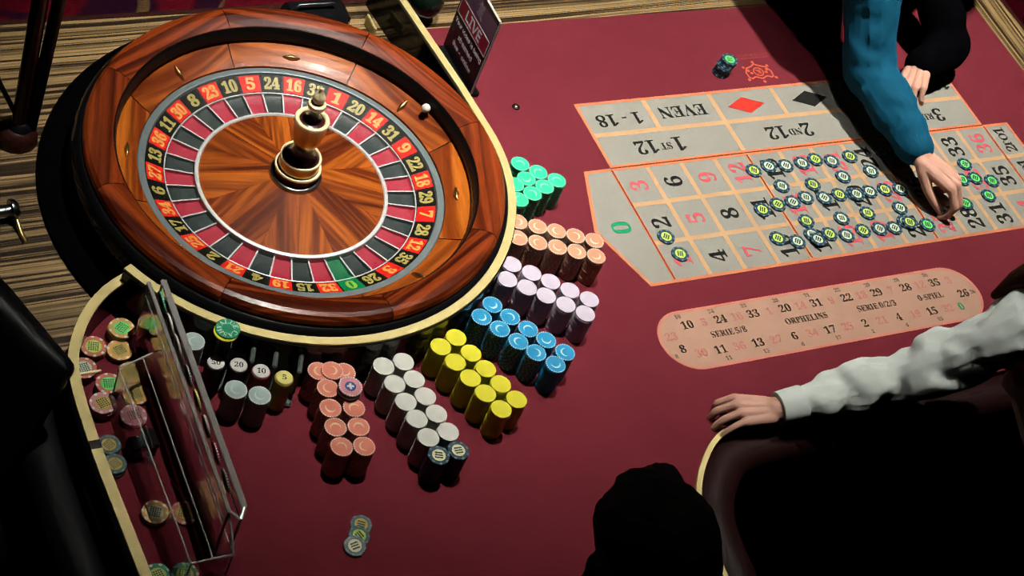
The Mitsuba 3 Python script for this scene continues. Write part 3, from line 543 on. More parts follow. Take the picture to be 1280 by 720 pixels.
BLOCKS = [
 ('coral', 'moon', 'left', [(-.892, -.120), (-.889, -.160), (-.900, -.203), (-.905, -.245), (-.909, -.287)]), ('coral', 'moon', 'right', [(-.844, -.132), (-.848, -.172), (-.856, -.212), (-.863, -.253), (-.868, -.295)]),
 ('white', 'plain', 'left', [(-.765, -.133), (-.760, -.176), (-.754, -.218), (-.748, -.259), (-.742, -.302)]), ('white', 'plain', 'right', [(-.723, -.130), (-.718, -.173), (-.712, -.214), (-.706, -.256), (-.700, -.298)]),
 ('yellow', 'plain', 'left', [(-.636, -.111), (-.622, -.151), (-.607, -.192), (-.592, -.231), (-.576, -.271)]), ('yellow', 'plain', 'right', [(-.597, -.096), (-.582, -.137), (-.568, -.177), (-.553, -.217), (-.536, -.257)]),
 ('blue', 'moon', 'left', [(-.524, -.058), (-.499, -.092), (-.474, -.128), (-.449, -.161), (-.421, -.195)]), ('blue', 'moon', 'right', [(-.489, -.033), (-.465, -.068), (-.440, -.103), (-.414, -.136), (-.388, -.171)]),
 ('lilac', 'plain', 'left', [(-.430, .023), (-.397, -.004), (-.365, -.031), (-.333, -.060), (-.301, -.089)]), ('lilac', 'plain', 'right', [(-.404, .058), (-.371, .030), (-.339, .002), (-.307, -.027), (-.275, -.056)]),
 ('tan', 'moon', 'left', [(-.360 + .03825 * i, .1225 - .0186 * i) for i in range(5)]), ('tan', 'moon', 'right', [(-.3405 + .03725 * i, .1635 - .01875 * i) for i in range(5)])]
for colour, style, side, pts in BLOCKS:
    for i, (x, y) in enumerate(pts):
        where = 'the %s stack from the wheel in the %s %s row' % (ORD[i], side, colour)
        chip_stack(colour, x, y, where, style, full=(i == 4 and side == 'left'))
chip('coral', -.868, -.126, NST * CH, 'loose coral chip lying across the two coral stacks nearest the wheel', style='moon')
for i, (x, y) in enumerate([(-.738, -.343), (-.697, -.341)]):
    where = 'the %s dark stack ending the white rows' % ('left', 'right')[i]
    for j in range(NST):
        if j == NST - 1: chip('navy', x, y, j * CH, 'navy chip with striped pale centre topping ' + where, style='bet', inlay='inlay_cream')
        else: rest.setdefault('navy', []).append((x, y, j * CH))
for i, (x, y) in enumerate([(-.265, .318), (-.234, .289), (-.201, .261), (-.270, .2755), (-.238, .2475), (-.304, .264), (-.274, .2335), (-.312, .2215)]):
    where = ['the far row, nearest the wheel', 'the far row, middle one', 'the far row, outermost one', 'the middle row, nearest the wheel', 'the middle row, outermost one', 'the near row, nearest the wheel', 'the near row, outermost one', 'the near corner under the brass cap'][i]
    chip_stack('green', x, y, 'the green stack in ' + where, 'moon')
for i, (x, y) in enumerate([(-1.056, -.130), (-1.018, -.151), (-1.098, -.012)]):
    chip_stack('grey', x, y, ('the left grey stack before the marker rack', 'the right grey stack before the marker rack', 'the grey stack beside the clear chip cover')[i], 'moon')
# three different chips on a coral stack
for j, (c, zz) in enumerate((('olive', NST * CH), ('white', NST * CH + CH), ('olive', NST * CH + 2 * CH))):
    chip(c, -.854, -.176, zz if j < 2 else zz + .0012, R=.0222, H=CH if j < 2 else .0050, label=('dark chip lowest of the small odd pile on the coral stacks', 'white chip in the small odd pile on the coral stacks', 'dark chip above the white one on the coral stacks')[j])
k = chip('pink', -.854, -.176, NST * CH + 3 * CH + .0030, 'pink chip with blue centre and white cross on the coral stacks', style='dash', rot=-20, R=.0222)
M = pose(-.854, -.176, NST * CH + 3 * CH + .0030, -14)
add('blue_centre', disc(CR * .5, CH - .0002, .0004), 'inlay_navy', k, raised=False, to_world=M)
add('white_cross', prism(unary_union([sbox(-.0068, -.002, .0068, .002), sbox(-.002, -.0068, .002, .0068)]), .0003, CH + .0002), 'paper_white', k, raised=False, to_world=M)
for i, (x, y, tl) in enumerate([(-.901, -.411, 0), (-.914, -.433, 7), (-.930, -.452, 7)]):
    chip('slate', x, y, .0 if i == 0 else .0024 * i, ('dark chip with golden centre, farthest of three overlapping on bare felt', 'dark chip with lime centre, middle of three overlapping on bare felt', 'dark chip with cream centre, nearest of three overlapping on bare felt')[i],
         style='bet', inlay=('inlay_gold', 'inlay_lime', 'inlay_cream')[i], R=.0200, tilt=tl, tdir=-30)
for j in range(12):
    t = j / 11.0; w = math.sin(t * 9) * .003
    chip('navy', .445 + .010 * t + w, .592 + .002 * t + .4 * w, j * CH, 'navy chip, %s from the felt in the leaning stack by the printed crest' % ORD[j] if j < 11 else 'navy chip with green striped centre topping the leaning stack by the crest',
         style='bet', inlay='inlay_green', R=.0205)
# bets on the layout: (column, row) in cells
BETS = [(3.89, 2.48), (4.40, 2.55), (4.91, 2.51), (5.43, 2.52), (5.90, 2.58), (6.36, 2.48), (7.00, 2.54), (6.39, 2.02), (7.34, 2.07), (8.08, 2.55), (8.55, 2.43), (4.41, 1.98), (5.34, 1.92), (4.89, 1.60), (4.43, 1.53), (3.96, 1.52), (3.43, 1.44),
        (5.41, 1.53), (5.92, 1.56), (6.35, 1.52), (6.40, 1.48), (6.88, 1.53), (7.38, 1.53), (7.86, 1.49), (0.39, 1.10), (0.49, 0.64), (3.36, 0.67), (3.85, 0.52), (4.47, 1.00), (5.53, 0.94), (6.39, 0.98), (7.46, 0.99), (4.38, 0.64), (4.42, 0.47),
        (4.89, 0.59), (5.35, 0.49), (5.92, 0.55), (6.43, 0.53), (6.89, 0.50), (7.32, 0.62), (7.41, 0.56), (7.94, 0.45), (10.44, 1.93), (10.45, 1.51), (10.93, 1.37), (10.01, 1.52), (10.48, 0.98), (9.57, 0.86)]
BR = .0202
done, used_labels = [], set()
for u, v in BETS:
    x, y = u * CA, v * CB; z = 0.0013
    for (a_, b_, zz) in done:
        if math.hypot(a_ - x, b_ - y) < 2 * BR * .95: z = max(z, zz + CH + .0002)
    done.append((x, y, z))
    num = lambda uu, vv: 3 * int(min(11, max(0, math.floor(uu)))) + 1 + int(min(2, max(0, math.floor(vv))))
    eu, ev = abs(u - round(u)) < .2, abs(v - round(v)) < .2
    n0 = num(u, v)
    if eu and ev: where = 'on the corner of fields %s and %s' % (words(num(round(u) - .5, v - .5)), words(num(round(u) + .5, v + .5)))
    elif eu: where = 'on the line between fields %s and %s' % (words(num(round(u) - .5, v)), words(num(round(u) + .5, v)))
    elif ev and 0 < round(v) < 3: where = 'on the line between fields %s and %s' % (words(num(u, round(v) - .5)), words(num(u, round(v) + .5)))
    else: where = 'on the field %s' % words(n0)
    lab = 'navy bet chip with striped light centre ' + where
    if lab in used_labels: lab = lab.replace('navy bet chip', 'upper navy bet chip')
    used_labels.add(lab)
    i = len(done)
    inl = 'inlay_green' if u > 7.9 else ('inlay_lime' if i % 3 else 'inlay_pale') if i % 2 else 'inlay_pale'
    if (u, v) in ((0.39, 1.10), (0.49, .64), (3.36, .67), (3.96, 1.52)): inl = 'inlay_lime'
    chip('navy', x, y, z, lab, R=BR, style='bet', rot=rng.uniform(40, 75), inlay=inl, tilt=5 if z > .002 and z < .0065 and (u, v) not in ((6.40, 1.48), (7.41, .56)) else 0, tdir=rng.uniform(0, 360))
# ---- everything lower in the stacks, too many to pick apart
for colour, pts in rest.items():
    base = chip_mesh(CR, CH, 24, False); v, f = base.vertices, base.faces
    V = np.concatenate([v + np.array(q) for q in pts]); F = np.concatenate([f + len(v) * i for i in range(len(pts))])
    k = add('stacked_%s_chips' % colour, trimesh.Trimesh(V, F, process=False), 'chip_' + colour, smooth=False)
    if colour in ('blue', 'tan', 'coral', 'green', 'lilac'):
        q = []
        for i in range(13):
            a0, a1 = (2 * math.pi * i / 13 + w_ for w_ in (0, .17)); R_ = CR + .00012
            q.append([[R_ * math.cos(a), R_ * math.sin(a), z_] for a, z_ in ((a0, .0007), (a1, .0007), (a1, .0030), (a0, .0030))])
        q = np.array(q).reshape(-1, 3); V = []
        for p_ in pts:
            c_, s_ = math.cos(rng.uniform(0, 6.28)), 0; s_ = math.sqrt(1 - c_ * c_); V.append(np.stack([q[:, 0] * c_ - q[:, 1] * s_, q[:, 0] * s_ + q[:, 1] * c_, q[:, 2]], 1) + np.array(p_))
        V = np.concatenate(V); b_ = np.arange(len(V) // 4)[:, None] * 4; F = np.vstack([b_ + [0, 1, 2], b_ + [0, 2, 3]])
        add('edge_marks', trimesh.Trimesh(V, F, process=False), {'blue': 'dash_cyan', 'green': 'dash_mint'}.get(colour, 'dash_white'), k, kind='stuff')
    labels[k] = {'label': '%s chips lower down in the stacks, under the top ones' % colour, 'category': 'casino chips', 'kind': 'stuff'}

# ---- rack of round value markers
rack = thing('marker_rack', 'black plastic rack with upright prongs holding four round value markers', 'rack')
mk = [(-1.076, -.071, '50', 'paper_white', 'satin_black'), (-1.037, -.084, '20', 'paper_white', 'satin_black'), (-1.001, -.105, '10', 'paper_white', 'chip_ruby'), (-.964, -.127, '5', 'inlay_yellow', 'inlay_gold')]
d = np.array([mk[3][0] - mk[0][0], mk[3][1] - mk[0][1]]); d /= np.linalg.norm(d); nrm = np.array([-d[1], d[0]])
rot = math.degrees(math.atan2(d[1], d[0])); c0 = np.array([-1.019, -.097])
def along(s, n): q = c0 + d * s + nrm * n; return q
def rk(name, sx, sy, sz, s, n, z): 
    m = rbox(sx, sy, sz, .003); m.apply_transform(trimesh.transformations.rotation_matrix(math.radians(rot), [0, 0, 1])); q = along(s, n); m.apply_translation([q[0], q[1], z]); return add(name, m, 'acrylic_smoke', rack)
rk('base', .150, .085, .010, .016, .035, .005); rk('back_wall', .150, .006, .085, .016, .075, .0525)
add('post', lathe([(.013, 0), (.013, .127), (.0001, .127)], 20, c=(-1.054, -.040)), 'satin_black', rack, smooth=40)
for s in (-.045, .0, .042, .088): rk('prong', .009, .060, .072, s, .045, .046)
for i, (x, y, s, m, tube_m) in enumerate(mk):
    t = thing('value_marker', '%s in the black rack, reading %s' % (('white round marker nearest the clear cover', 'white round marker second from the clear cover', 'white round marker on a dark red column', 'yellow round marker on a gold column')[i], ('fifty', 'twenty', 'ten', 'five')[i]), 'marker')
    add('column', lathe([(.0178, .0), (.0178, .0755), (.0168, .077), (.0001, .077)], 28, c=(x, y)), tube_m, t, smooth=35)
    add('cap', lathe([(.0158, .077), (.0158, .0800), (.0148, .0808), (.0001, .0808)], 28, c=(x, y)), m, t, smooth=35)
    add('numeral', print_text(s, .0105, x, y, rot + 8, .0808), 'print_black', t)
gx, gy = -1.054, -.040
for j, (c, zz) in enumerate((('amber', .086), ('jade', .086 + CH + .001))):
    if j == 0: chip('yellow', gx - .0035, gy - .0035, .1280, 'yellow chip under the green lettered chip on the rack post', R=.0225)
    else:
        k = chip('jade', gx, gy, .1280 + CH, 'green chip with a ring of white letters lying on the rack post', R=.0225, rot=0)
        ms = []
        for q, ch in enumerate('CASHVALUE'):
            a = math.radians(-52 - q * 38); g = affinity.rotate(text_shape(ch, .0092), math.degrees(a) - 90, origin=(0, 0))
            ms.append(prism(affinity.translate(g, .0152 * math.cos(a), .0152 * math.sin(a)), .0003, CH))
        add('lettering', cat(ms), 'letter_mint', k, raised=False, kind='stuff', to_world=pose(gx, gy, .1280 + CH))

# ---- clear chip cover with a slotted rail, and the chips below it
cover = thing('chip_cover', 'clear acrylic cover with a slotted side rail over the chips in the left corner', 'chip cover')
def sheet(a, b, c_, d_, th=.003):
    q = np.array([a, b, c_, d_], float); n = np.cross(q[1] - q[0], q[3] - q[0]); n /= np.linalg.norm(n)
    return trimesh.convex.convex_hull(np.vstack([q, q + n * th]))
def pane(*q): add('panel', sheet(*q), 'acrylic', cover)
def edge(p, q, r=.0016, m='acrylic_edge'): add('edge', tube([p, q], r, 6), m, cover)
XO, XI, yA, yB, z0, z1 = -1.142, -1.169, .074, -.415, .116, .152
SL = -.010                                          # the rail leans out a little towards its near end
for X, w_ in ((XO, .0120), (XI, .0075)):
    pane((X, yA, z0), (X + SL, yB, z0), (X + SL, yB, z1), (X, yA, z1))
    add('rail_flange', place_mesh(rbox(w_, yA - yB, .004, .0012), frame((X + SL / 2, (yA + yB) / 2, z1), (1, -.0204, 0), (.0204, 1, 0))), 'acrylic_frost', cover)
    edge((X, yA, z0), (X + SL, yB, z0), .0016); edge((X, yA, .0), (X, yA, z1), .0022); edge((X + SL, yB, .0), (X + SL, yB, z1), .0026)
add('rail_floor', place_mesh(rbox(.027, yA - yB, .003, .001), frame(((XO + XI + SL) / 2, (yA + yB) / 2, z0), (1, -.0204, 0), (.0204, 1, 0))), 'acrylic', cover)
pane((XI, yA, .002), (XI + SL, yB, .002), (XI + SL, yB, z0), (XI, yA, z0))
edge((XO + SL, yB, z1), (XO + SL - .012, yB - .018, z1 - .004), .0036); edge((XO + SL - .012, yB - .018, z1 - .004), (XI + SL, yB, z1), .0030)
edge((XI + SL, yB, z1 - .004), (XI + SL + .004, yB - .03, .110), .0026); edge((XI + SL + .004, yB - .03, .110), (-1.176, -.466, .090), .0026)
tq = [(-1.166, -.030, .090), (-1.176, -.462, .090), (-1.248, -.462, .090), (-1.252, -.058, .090)]
pane(*tq)
for i in range(4):
    p, q = tq[i], tq[(i + 1) % 4]; edge(p, q, .0020 if i in (1, 3) else .0014)
    pane((p[0], p[1], .003), (q[0], q[1], .003), q, p); edge((p[0], p[1], .002), p, .0014)
edge((-1.205, -.045, .0905), (-1.210, -.462, .0905), .0011)
edge((-1.166, -.030, .090), (-1.169, .060, .116), .0018)
add('divider_bar', rbox(.045, .005, .004, .001, (-1.283, -.010, .022)), 'gold_bright', cover)
for i, (y, c) in enumerate([(.036, 'jade'), (-.016, 'white'), (-.063, 'white'), (-.130, 'teal'), (-.184, 'yellow'), (-.238, 'white'), (-.294, 'ruby'), (-.350, 'slate')]):
    M = T().translate([-1.1545 + (y - yA) * .0204, y, .1385 + TT]).rotate([0, 0, 1], 88.8).rotate([1, 0, 0], 80)
    k = add('casino_chip', P(('body', CR, CH, True), lambda: chip_mesh(CR, CH, 32, True)), 'chip_' + c, to_world=M)
    tag(k, '%s sample chip standing on edge in the clear slotted rail, %s from the wheel' % (c, ORD[i]), 'casino chip')
    add('edge_marks', P(('dash', CR, CH), lambda: dashes(CR, CH, 26, .45), False), 'dash_white' if c != 'jade' else 'dash_mint', k, kind='stuff', to_world=M)
def pile(c, x, y, n, what, short, inlay, z=0.003):
    for j in range(n):
        lab = what if j == n - 1 else '%s chip, %s from the top of the %s' % (c if c not in ('slate', 'jade') else {'slate': 'dark', 'jade': 'green'}[c], ORD[n - 1 - j], short)
        chip(c, x + rng.uniform(-.001, .001), y + rng.uniform(-.001, .001), z + j * .0036, lab, style='grid' if j == n - 1 else None, inlay=inlay, R=.0235 if c != 'slate' else CR)
pile('amber', -1.200, .076, 6, 'amber chip with green checked centre topping the tall pile in the corner', 'tall amber pile in the corner', 'inlay_green')
pile('amber', -1.213, .036, 3, 'amber chip half hidden behind the tall pile in the corner', 'amber pile half hidden in the corner', 'inlay_gold')
pile('salmon', -1.258, .050, 4, 'salmon chip with checked centre where the brass rail curves', 'salmon pile where the brass rail curves', 'inlay_lime')
pile('salmon', -1.289, .004, 5, 'salmon chip with pale checked centre beside the brass divider bar', 'salmon pile beside the brass divider bar', 'inlay_pale')
pile('salmon', -1.254, -.038, 5, 'salmon chip with green checked centre just below the brass divider bar', 'salmon pile below the brass divider bar', 'inlay_green')
pile('pink', -1.277, -.080, 6, 'pink chip with yellow centre between the brass rail and the clear cover', 'pink pile by the brass rail', 'inlay_gold')
pile('amber', -1.207, -.018, 3, 'amber chip, farther of the pair at the corner of the clear cover', 'farther amber pile at the cover corner', 'inlay_gold')
pile('amber', -1.211, -.062, 2, 'amber chip, nearer of the pair at the corner of the clear cover', 'nearer amber pile at the cover corner', 'inlay_gold')
pile('pink', -1.229, -.110, 3, 'dusty pink chip lying alone beside the black clip', 'dusty pink pile beside the black clip', 'chip_pink')
pile('slate', -1.288, -.160, 3, 'dark chip with gold centre by the black clip, farther one', 'farther dark pile by the black clip', 'inlay_gold')
pile('slate', -1.290, -.202, 3, 'dark chip with gold centre by the black clip, nearer one', 'nearer dark pile by the black clip', 'inlay_gold')
pile('amber', -1.250, -.310, 3, 'pale amber chip low under the clear cover', 'amber pile low under the clear cover', 'inlay_cream')
pile('salmon', -1.200, -.318, 1, 'orange chip low under the clear cover near its hooked end', '', 'inlay_gold')
pile('jade', -1.283, -.430, 3, 'green chip with yellow centre at the bottom edge, beside the brass rail', 'green pile beside the brass rail', 'inlay_lime')
pile('jade', -1.238, -.440, 3, 'green chip with yellow centre at the bottom edge, under the cover end', 'green pile under the cover end', 'inlay_lime')
pile('amber', -1.138, -.285, 2, 'orange chip on the felt below the slotted rail', 'orange pile below the slotted rail', 'chip_coral')
clip = thing('plate_clip', 'small black glossy clip block lying among the chips under the cover', 'clip')
add('block', rbox(.050, .036, .030, .006, (-1.236, -.178, .016)), 'gloss_black', clip)
add('jaw', rbox(.026, .042, .010, .004, (-1.224, -.178, .036)), 'gloss_black', clip)
add('pin', tube([(-1.226, -.200, .042), (-1.226, -.156, .042)], .003, 10), 'chrome', clip, smooth=40)

# ---- sign in a clear holder beside the wheel wall
sign = thing('table_sign', 'dark upright LIVE notice in a clear holder behind the wheel', 'sign')
sx, y0, y1, sh = -.250, .585, .745, .215
S = lambda m: place_mesh(m, frame((sx, (y0 + y1) / 2, .012), (0, -1, 0), (.02, 0, 1)))     # x along the text, y up, z towards the wheel
w = y1 - y0
add('card', S(rbox(w, sh, .003, .0006, (0, sh / 2, 0))), 'sign_black', sign)
add('header', S(prism(sbox(-w / 2 + .003, .150, w / 2 - .003, sh - .003), .0004, .0015)), 'sign_purple', sign)
bn = add('banner', S(prism(sbox(-w / 2 + .006, .108, w / 2 - .006, .150), .0006, .0015)), 'sign_red', sign)
add('banner_frame', S(prism(sbox(-w / 2 + .006, .108, w / 2 - .006, .150).exterior.buffer(.001), .0006, .0017)), 'sign_text', bn)
def sans(s, h, x, y, z, bold=False):
    m = meshkit.text_mesh(s, h, .0004, bold); b = m.bounds; m.apply_translation([x - (b[0][0] + b[1][0]) / 2, y, z]); return S(m)
add('banner_lettering', sans('LIVE', .026, 0, .116, .0021, True), 'sign_text', bn)
for i, s in enumerate(('Your video is being', 'streamed', 'live - online')): add('text_line', sans(s, .0115 if i == 0 else .0125, 0, .084 - .026 * i, .0016), 'sign_text', sign, kind='stuff')
add('emblem', S(prism(unary_union([Point(.004, .180).buffer(.010), Polygon([(-.012, .186), (-.002, .200), (.004, .190), (.012, .202), (.018, .188)]), Polygon([(-.012, .164), (.018, .160), (.010, .176), (-.004, .176)])]), .0004, .0019)), 'sign_emblem', sign)
add('holder_edge', S(cat([rbox(.003, sh, .006, .001, (w / 2 + .001, sh / 2, 0)), rbox(w, .003, .006, .001, (0, sh + .001, 0))])), 'acrylic_edge', sign)
add('foot', rbox(.05, w, .012, .003, (sx, (y0 + y1) / 2, .006)), 'satin_black', sign)

# ---- dark objects on the wooden rim
g = thing('dark_globe', 'dark green glossy glass globe on the wooden rim behind the brass rail', 'globe')
add('ball', lathe([(.001, .093), (.014, .091), (.028, .083), (.038, .070), (.0425, .053), (.040, .035), (.031, .018), (.022, .010)], 40, c=(-.262, .853)), 'dark_green_glass', g, smooth=True)
add('foot', lathe([(.001, .012), (.024, .012), (.028, .006), (.030, 0)], 32, c=(-.262, .853)), 'satin_black', g, smooth=40)
b = thing('card_box', 'black lacquered low box with a pale metal end strip on the rim behind the wheel', 'box')
add('body', rbox(.150, .075, .050, .012, (-.535, .845, .026)), 'gloss_black', b)
add('end_strip', rbox(.006, .050, .030, .002, (-.408, .815, .016)), 'brass_trim', b)
add('handle', tube([(-.59, .845, .050), (-.58, .845, .064), (-.50, .845, .064), (-.49, .845, .050)], .004, 10), 'chrome', b, smooth=40)

# ---- display post standing on the rim at the wheel end
pst = thing('display_post', 'dark reddish lacquered twin post with round foot on the zebrano at the left', 'post')
bx, by = -1.262, .585
add('foot', lathe([(.001, .040), (.020, .040), (.034, .032), (.040, .018), (.042, 0)], 36, c=(bx, by)), 'brown_gloss', pst, smooth=45)
add('foot_cap', lathe([(.001, .056), (.016, .052), (.024, .042), (.026, .036)], 28, c=(bx + .004, by)), 'leather_black', pst, smooth=45)
add('upright', tube([(bx + .002, by, .03), (bx + .012, by + .004, .40), (bx + .016, by + .006, .80)], .0155, 14), 'brown_gloss', pst, smooth=40)
add('upright', tube([(bx + .024, by - .004, .03), (bx + .046, by - .002, .40), (bx + .058, by, .80)], .0125, 14), 'leather_black', pst, smooth=40)
add('brace', tube([(bx + .004, by, .045), (bx - .050, by - .005, .17), (bx - .085, by - .01, .30)], .0050, 10), 'leather_black', pst, smooth=40)
add('display_board', rbox(.30, .035, .22, .008, (bx - .0, by + .005, .91)), 'satin_black', pst)
ro = thing('chrome_spigot', 'chrome round spigot with a flange lying on the rim at the left edge', 'fitting')
add('barrel', tube([(-1.47, .372, .022), (-1.322, .385, .022)], .0125, 18), 'chrome', ro, smooth=40)
add('flange', tube([(-1.324, .3848, .022), (-1.318, .3854, .022), (-1.312, .386, .022)], [.0215, .022, .018], 24), 'chrome', ro, smooth=40)
add('tail', tube([(-1.318, .372, .018), (-1.314, .340, .006), (-1.310, .318, .004)], .0045, 10), 'gold', ro, smooth=40)

# ------------------------------------------------------------------ people (joints in table coordinates, z = 0 on the felt)
def ball(p, r, n=20):
    return m3.Manifold.sphere(float(r), n).translate([float(q) for q in p])
def bone(p, r, q, s, n=20): return m3.Manifold.batch_hull([ball(p, r, n), ball(q, s, n)])
def chain(pts, n=20):
    return [bone(p[:3], p[3], q[:3], q[3], n) for p, q in zip(pts[:-1], pts[1:])]
def body(parts, edge=.012, it=12, cut=None):
    m = m3.Manifold.batch_boolean(parts, m3.OpType.Add)
    m = m.refine_to_length(edge).to_mesh()
    t = trimesh.Trimesh(m.vert_properties[:, :3], m.tri_verts, process=True)
    trimesh.smoothing.filter_taubin(t, iterations=it); return t
def wrinkle(t, amp, freq, stretch=(1, 1, 1), seed=0, hi=.35):
    n = t.vertex_normals; p = t.vertices * np.array(stretch) * freq
    d = meshkit.fbm(p, 3, seed) - .5 + hi * (np.abs(meshkit.noise(p * 1.7, seed + 9) - .5) - .25) * 2
    t.vertices = t.vertices + n * (amp * d)[:, None]; return t
def ell(c, r, n=24): return m3.Manifold.sphere(1.0, n).scale([float(v) for v in r]).translate([float(v) for v in c])
def ell_m(c, r, M): return m3.Manifold.sphere(1.0, 24).scale([float(v) for v in r]).transform(np.c_[M, np.asarray(c, float)])
def hand(wrist, fwd, up, thumb_left, curls, spread=1.0, scale=1.0, thumb_pose=(.62, .62, -.45)):
    """Bones of a hand. fwd: wrist to knuckles; up: out of the back of the hand; curls: three bends (degrees) for each of the four fingers."""
    f = np.asarray(fwd, float); f /= np.linalg.norm(f); u = np.asarray(up, float); u -= f * (u @ f); u /= np.linalg.norm(u)
    s = np.cross(u, f) * (1 if thumb_left else -1)          # towards the thumb
    w = np.asarray(wrist, float); L = lambda x, y, z: w + scale * (f * x + s * y + u * z)
    out = []
    base = [(.093, .030, .004), (.097, .008, .007), (.090, -.014, .005), (.080, -.034, .0)]
    lens = [(.043, .027, .021), (.048, .030, .022), (.043, .028, .021), (.034, .021, .019)]
    rad = [(.0102, .0090, .0082, .0068), (.0104, .0092, .0083, .0070), (.0098, .0086, .0078, .0066), (.0088, .0076, .0068, .0058)]
    heel = [(.012, .020, -.002), (.012, .006, 0), (.010, -.008, 0), (.012, -.021, -.003)]
    for b, h, r in zip(base, heel, rad): out.append(bone(L(*h), .0165 * scale, L(b[0], b[1], b[2] - .004), (r[0] + .0022) * scale))
    out.append(m3.Manifold.batch_hull([ball(L(*h), .014 * scale) for h in heel] + [ball(L(b[0] - .010, b[1], b[2] - .006), .0105 * scale) for b in base]))
    for i, (b, ln, r) in enumerate(zip(base, lens, rad)):
        p = np.array(b); ang = 0.0; ya = math.radians((1.5 - i) * 5.5 * spread)
        for j in range(3):
            ang += math.radians(curls[i][j]); d = np.array([math.cos(ang) * math.cos(ya), math.cos(ang) * math.sin(ya), -math.sin(ang)])
            q = p + d * ln[j]; out.append(bone(L(*p), r[j] * scale, L(*q), r[j + 1] * scale, 16)); p = q
    tb = np.array([.022, .026, -.008]); td = np.array(thumb_pose); td /= np.linalg.norm(td)
    t2 = tb + td * .044; d2 = td + np.array([.35, -.25, 0]); d2 /= np.linalg.norm(d2); t3 = t2 + d2 * .034; d3 = d2 + np.array([.25, -.2, -.1]); d3 /= np.linalg.norm(d3); t4 = t3 + d3 * .026
    out += [bone(L(*tb), .0150 * scale, L(*t2), .0112 * scale), bone(L(*t2), .0112 * scale, L(*t3), .0098 * scale), bone(L(*t3), .0098 * scale, L(*t4), .0078 * scale)]
    return out
def head_bones(c, face, up, k=1.0):
    f = np.asarray(face, float); f /= np.linalg.norm(f); u = np.asarray(up, float); u -= f * (u @ f); u /= np.linalg.norm(u); s = np.cross(f, u); M = np.stack([s, f, u], 1); c = np.asarray(c, float)
    at = lambda x, y, z: c + k * (s * x + f * y + u * z)
    b = [ell_m(at(0, -.012, .025), (.076 * k, .096 * k, .088 * k), M), ell_m(at(0, .018, -.045), (.056 * k, .066 * k, .068 * k), M), ell_m(at(0, .050, -.088), (.024 * k, .022 * k, .018 * k), M),
         bone(at(0, .088, .010), .009 * k, at(0, .104, -.026), .0125 * k), bone(at(-.012, .092, -.030), .008 * k, at(.012, .092, -.030), .008 * k),
         bone(at(-.045, .066, .022), .014 * k, at(.045, .066, .022), .014 * k), ell_m(at(-.078, -.008, -.012), (.010 * k, .020 * k, .032 * k), M), ell_m(at(.078, -.008, -.012), (.010 * k, .020 * k, .032 * k), M)]
    return b, at, M
def face_parts(parent, at, M):
    for sx_ in (-1, 1):
        e = trimesh.creation.icosphere(2, .0125); e.apply_translation(at(.032 * sx_, .072, .002)); k = add('eye', e, 'eye_white', parent, smooth=True)
        e = trimesh.creation.icosphere(2, .0062); e.apply_translation(at(.032 * sx_, .0795, .002)); add('iris', e, 'iris', k, smooth=True)
        add('eyebrow', tube([at(.016 * sx_, .092, .022), at(.034 * sx_, .090, .028), at(.050 * sx_, .078, .022)], .0035, 6), 'hair_black', parent)
    add('lips', body([bone(at(-.022, .084, -.062), .005, at(0, .092, -.060), .0075), bone(at(0, .092, -.060), .0075, at(.022, .084, -.062), .005)], .004, 4), 'lip', parent, smooth=True)
def person(label): return thing('person', label, 'person')
FL = -TT

# -- player in the teal sweater, leaning over the far side of the table
me = person('person in a teal sweater leaning over the table to reach the bets')
rsh, rel, rwr = (.745, .630, .350), (.758, .452, .120), (.768, .193, .084)
lsh, lel, lwr = (.930, .890, .430), (.980, 1.080, .180), (.960, 1.090, -.060)
neck = (.840, .745, .430)
hb, at, HM = head_bones((.800, .640, .580), (-.12, -.85, -.55), (-.05, -.5, .85))
legs = []
for sgn in (-1, 1):
    legs += chain([(.86 + .10 * sgn, 1.19, .0, .095), (.86 + .12 * sgn, 1.18, -.44, .062), (.86 + .12 * sgn, 1.22, FL + .09, .042)]) + [bone((.86 + .12 * sgn, 1.24, FL + .045), .042, (.86 + .13 * sgn, 1.09, FL + .034), .034)]
torso = [bone(rsh, .070, lsh, .070), m3.Manifold.batch_hull([ball(rsh, .075), ball(lsh, .075), ball((.76, .92, .27), .10), ball((.90, .96, .27), .10)]), m3.Manifold.batch_hull([ball((.76, .92, .27), .11), ball((.90, .96, .27), .11), ball((.78, 1.14, .04), .11), ball((.94, 1.14, .04), .11)])]
fw = np.array([.50, -.82, -.10])
rhand = hand(rwr, fw, (.30, -.25, .92), False, [(40, 50, 30), (46, 52, 32), (52, 56, 34), (60, 58, 36)], 1.0, 1.10, (.80, .22, -.55))
lhand = hand(lwr, (-.2, -.2, -1), (.3, -1, 0), True, [(20, 30, 20)] * 4, .5, .95)
skin = body(torso + chain([rsh + (.050,), rel + (.042,), rwr + (.027,)]) + chain([lsh + (.050,), lel + (.042,), lwr + (.027,)]) + rhand + lhand + hb + [bone(neck, .058, (.808, .672, .52), .055)] + legs, .0075, 8)
scene[me] = mikit.ply(lift(skin), 'skin', smooth=True)
sw = [m3.Manifold.batch_hull([ball(rsh, .092), ball(lsh, .092), ball((.76, .92, .27), .125), ball((.90, .96, .27), .125)]), m3.Manifold.batch_hull([ball((.76, .92, .27), .13), ball((.90, .96, .27), .13), ball((.78, 1.12, .05), .135), ball((.94, 1.12, .05), .135)])]
def mid(a, b, t): return tuple(np.array(a) * (1 - t) + np.array(b) * t)
sw += chain([rsh + (.082,), mid(rsh, rel, .55) + (.068,), rel + (.064,), mid(rel, rwr, .55) + (.056,), mid(rel, rwr, .90) + (.044,)]) + chain([lsh + (.082,), lel + (.060,), mid(lel, lwr, .90) + (.040,)])
sw = body(sw, .009, 10)
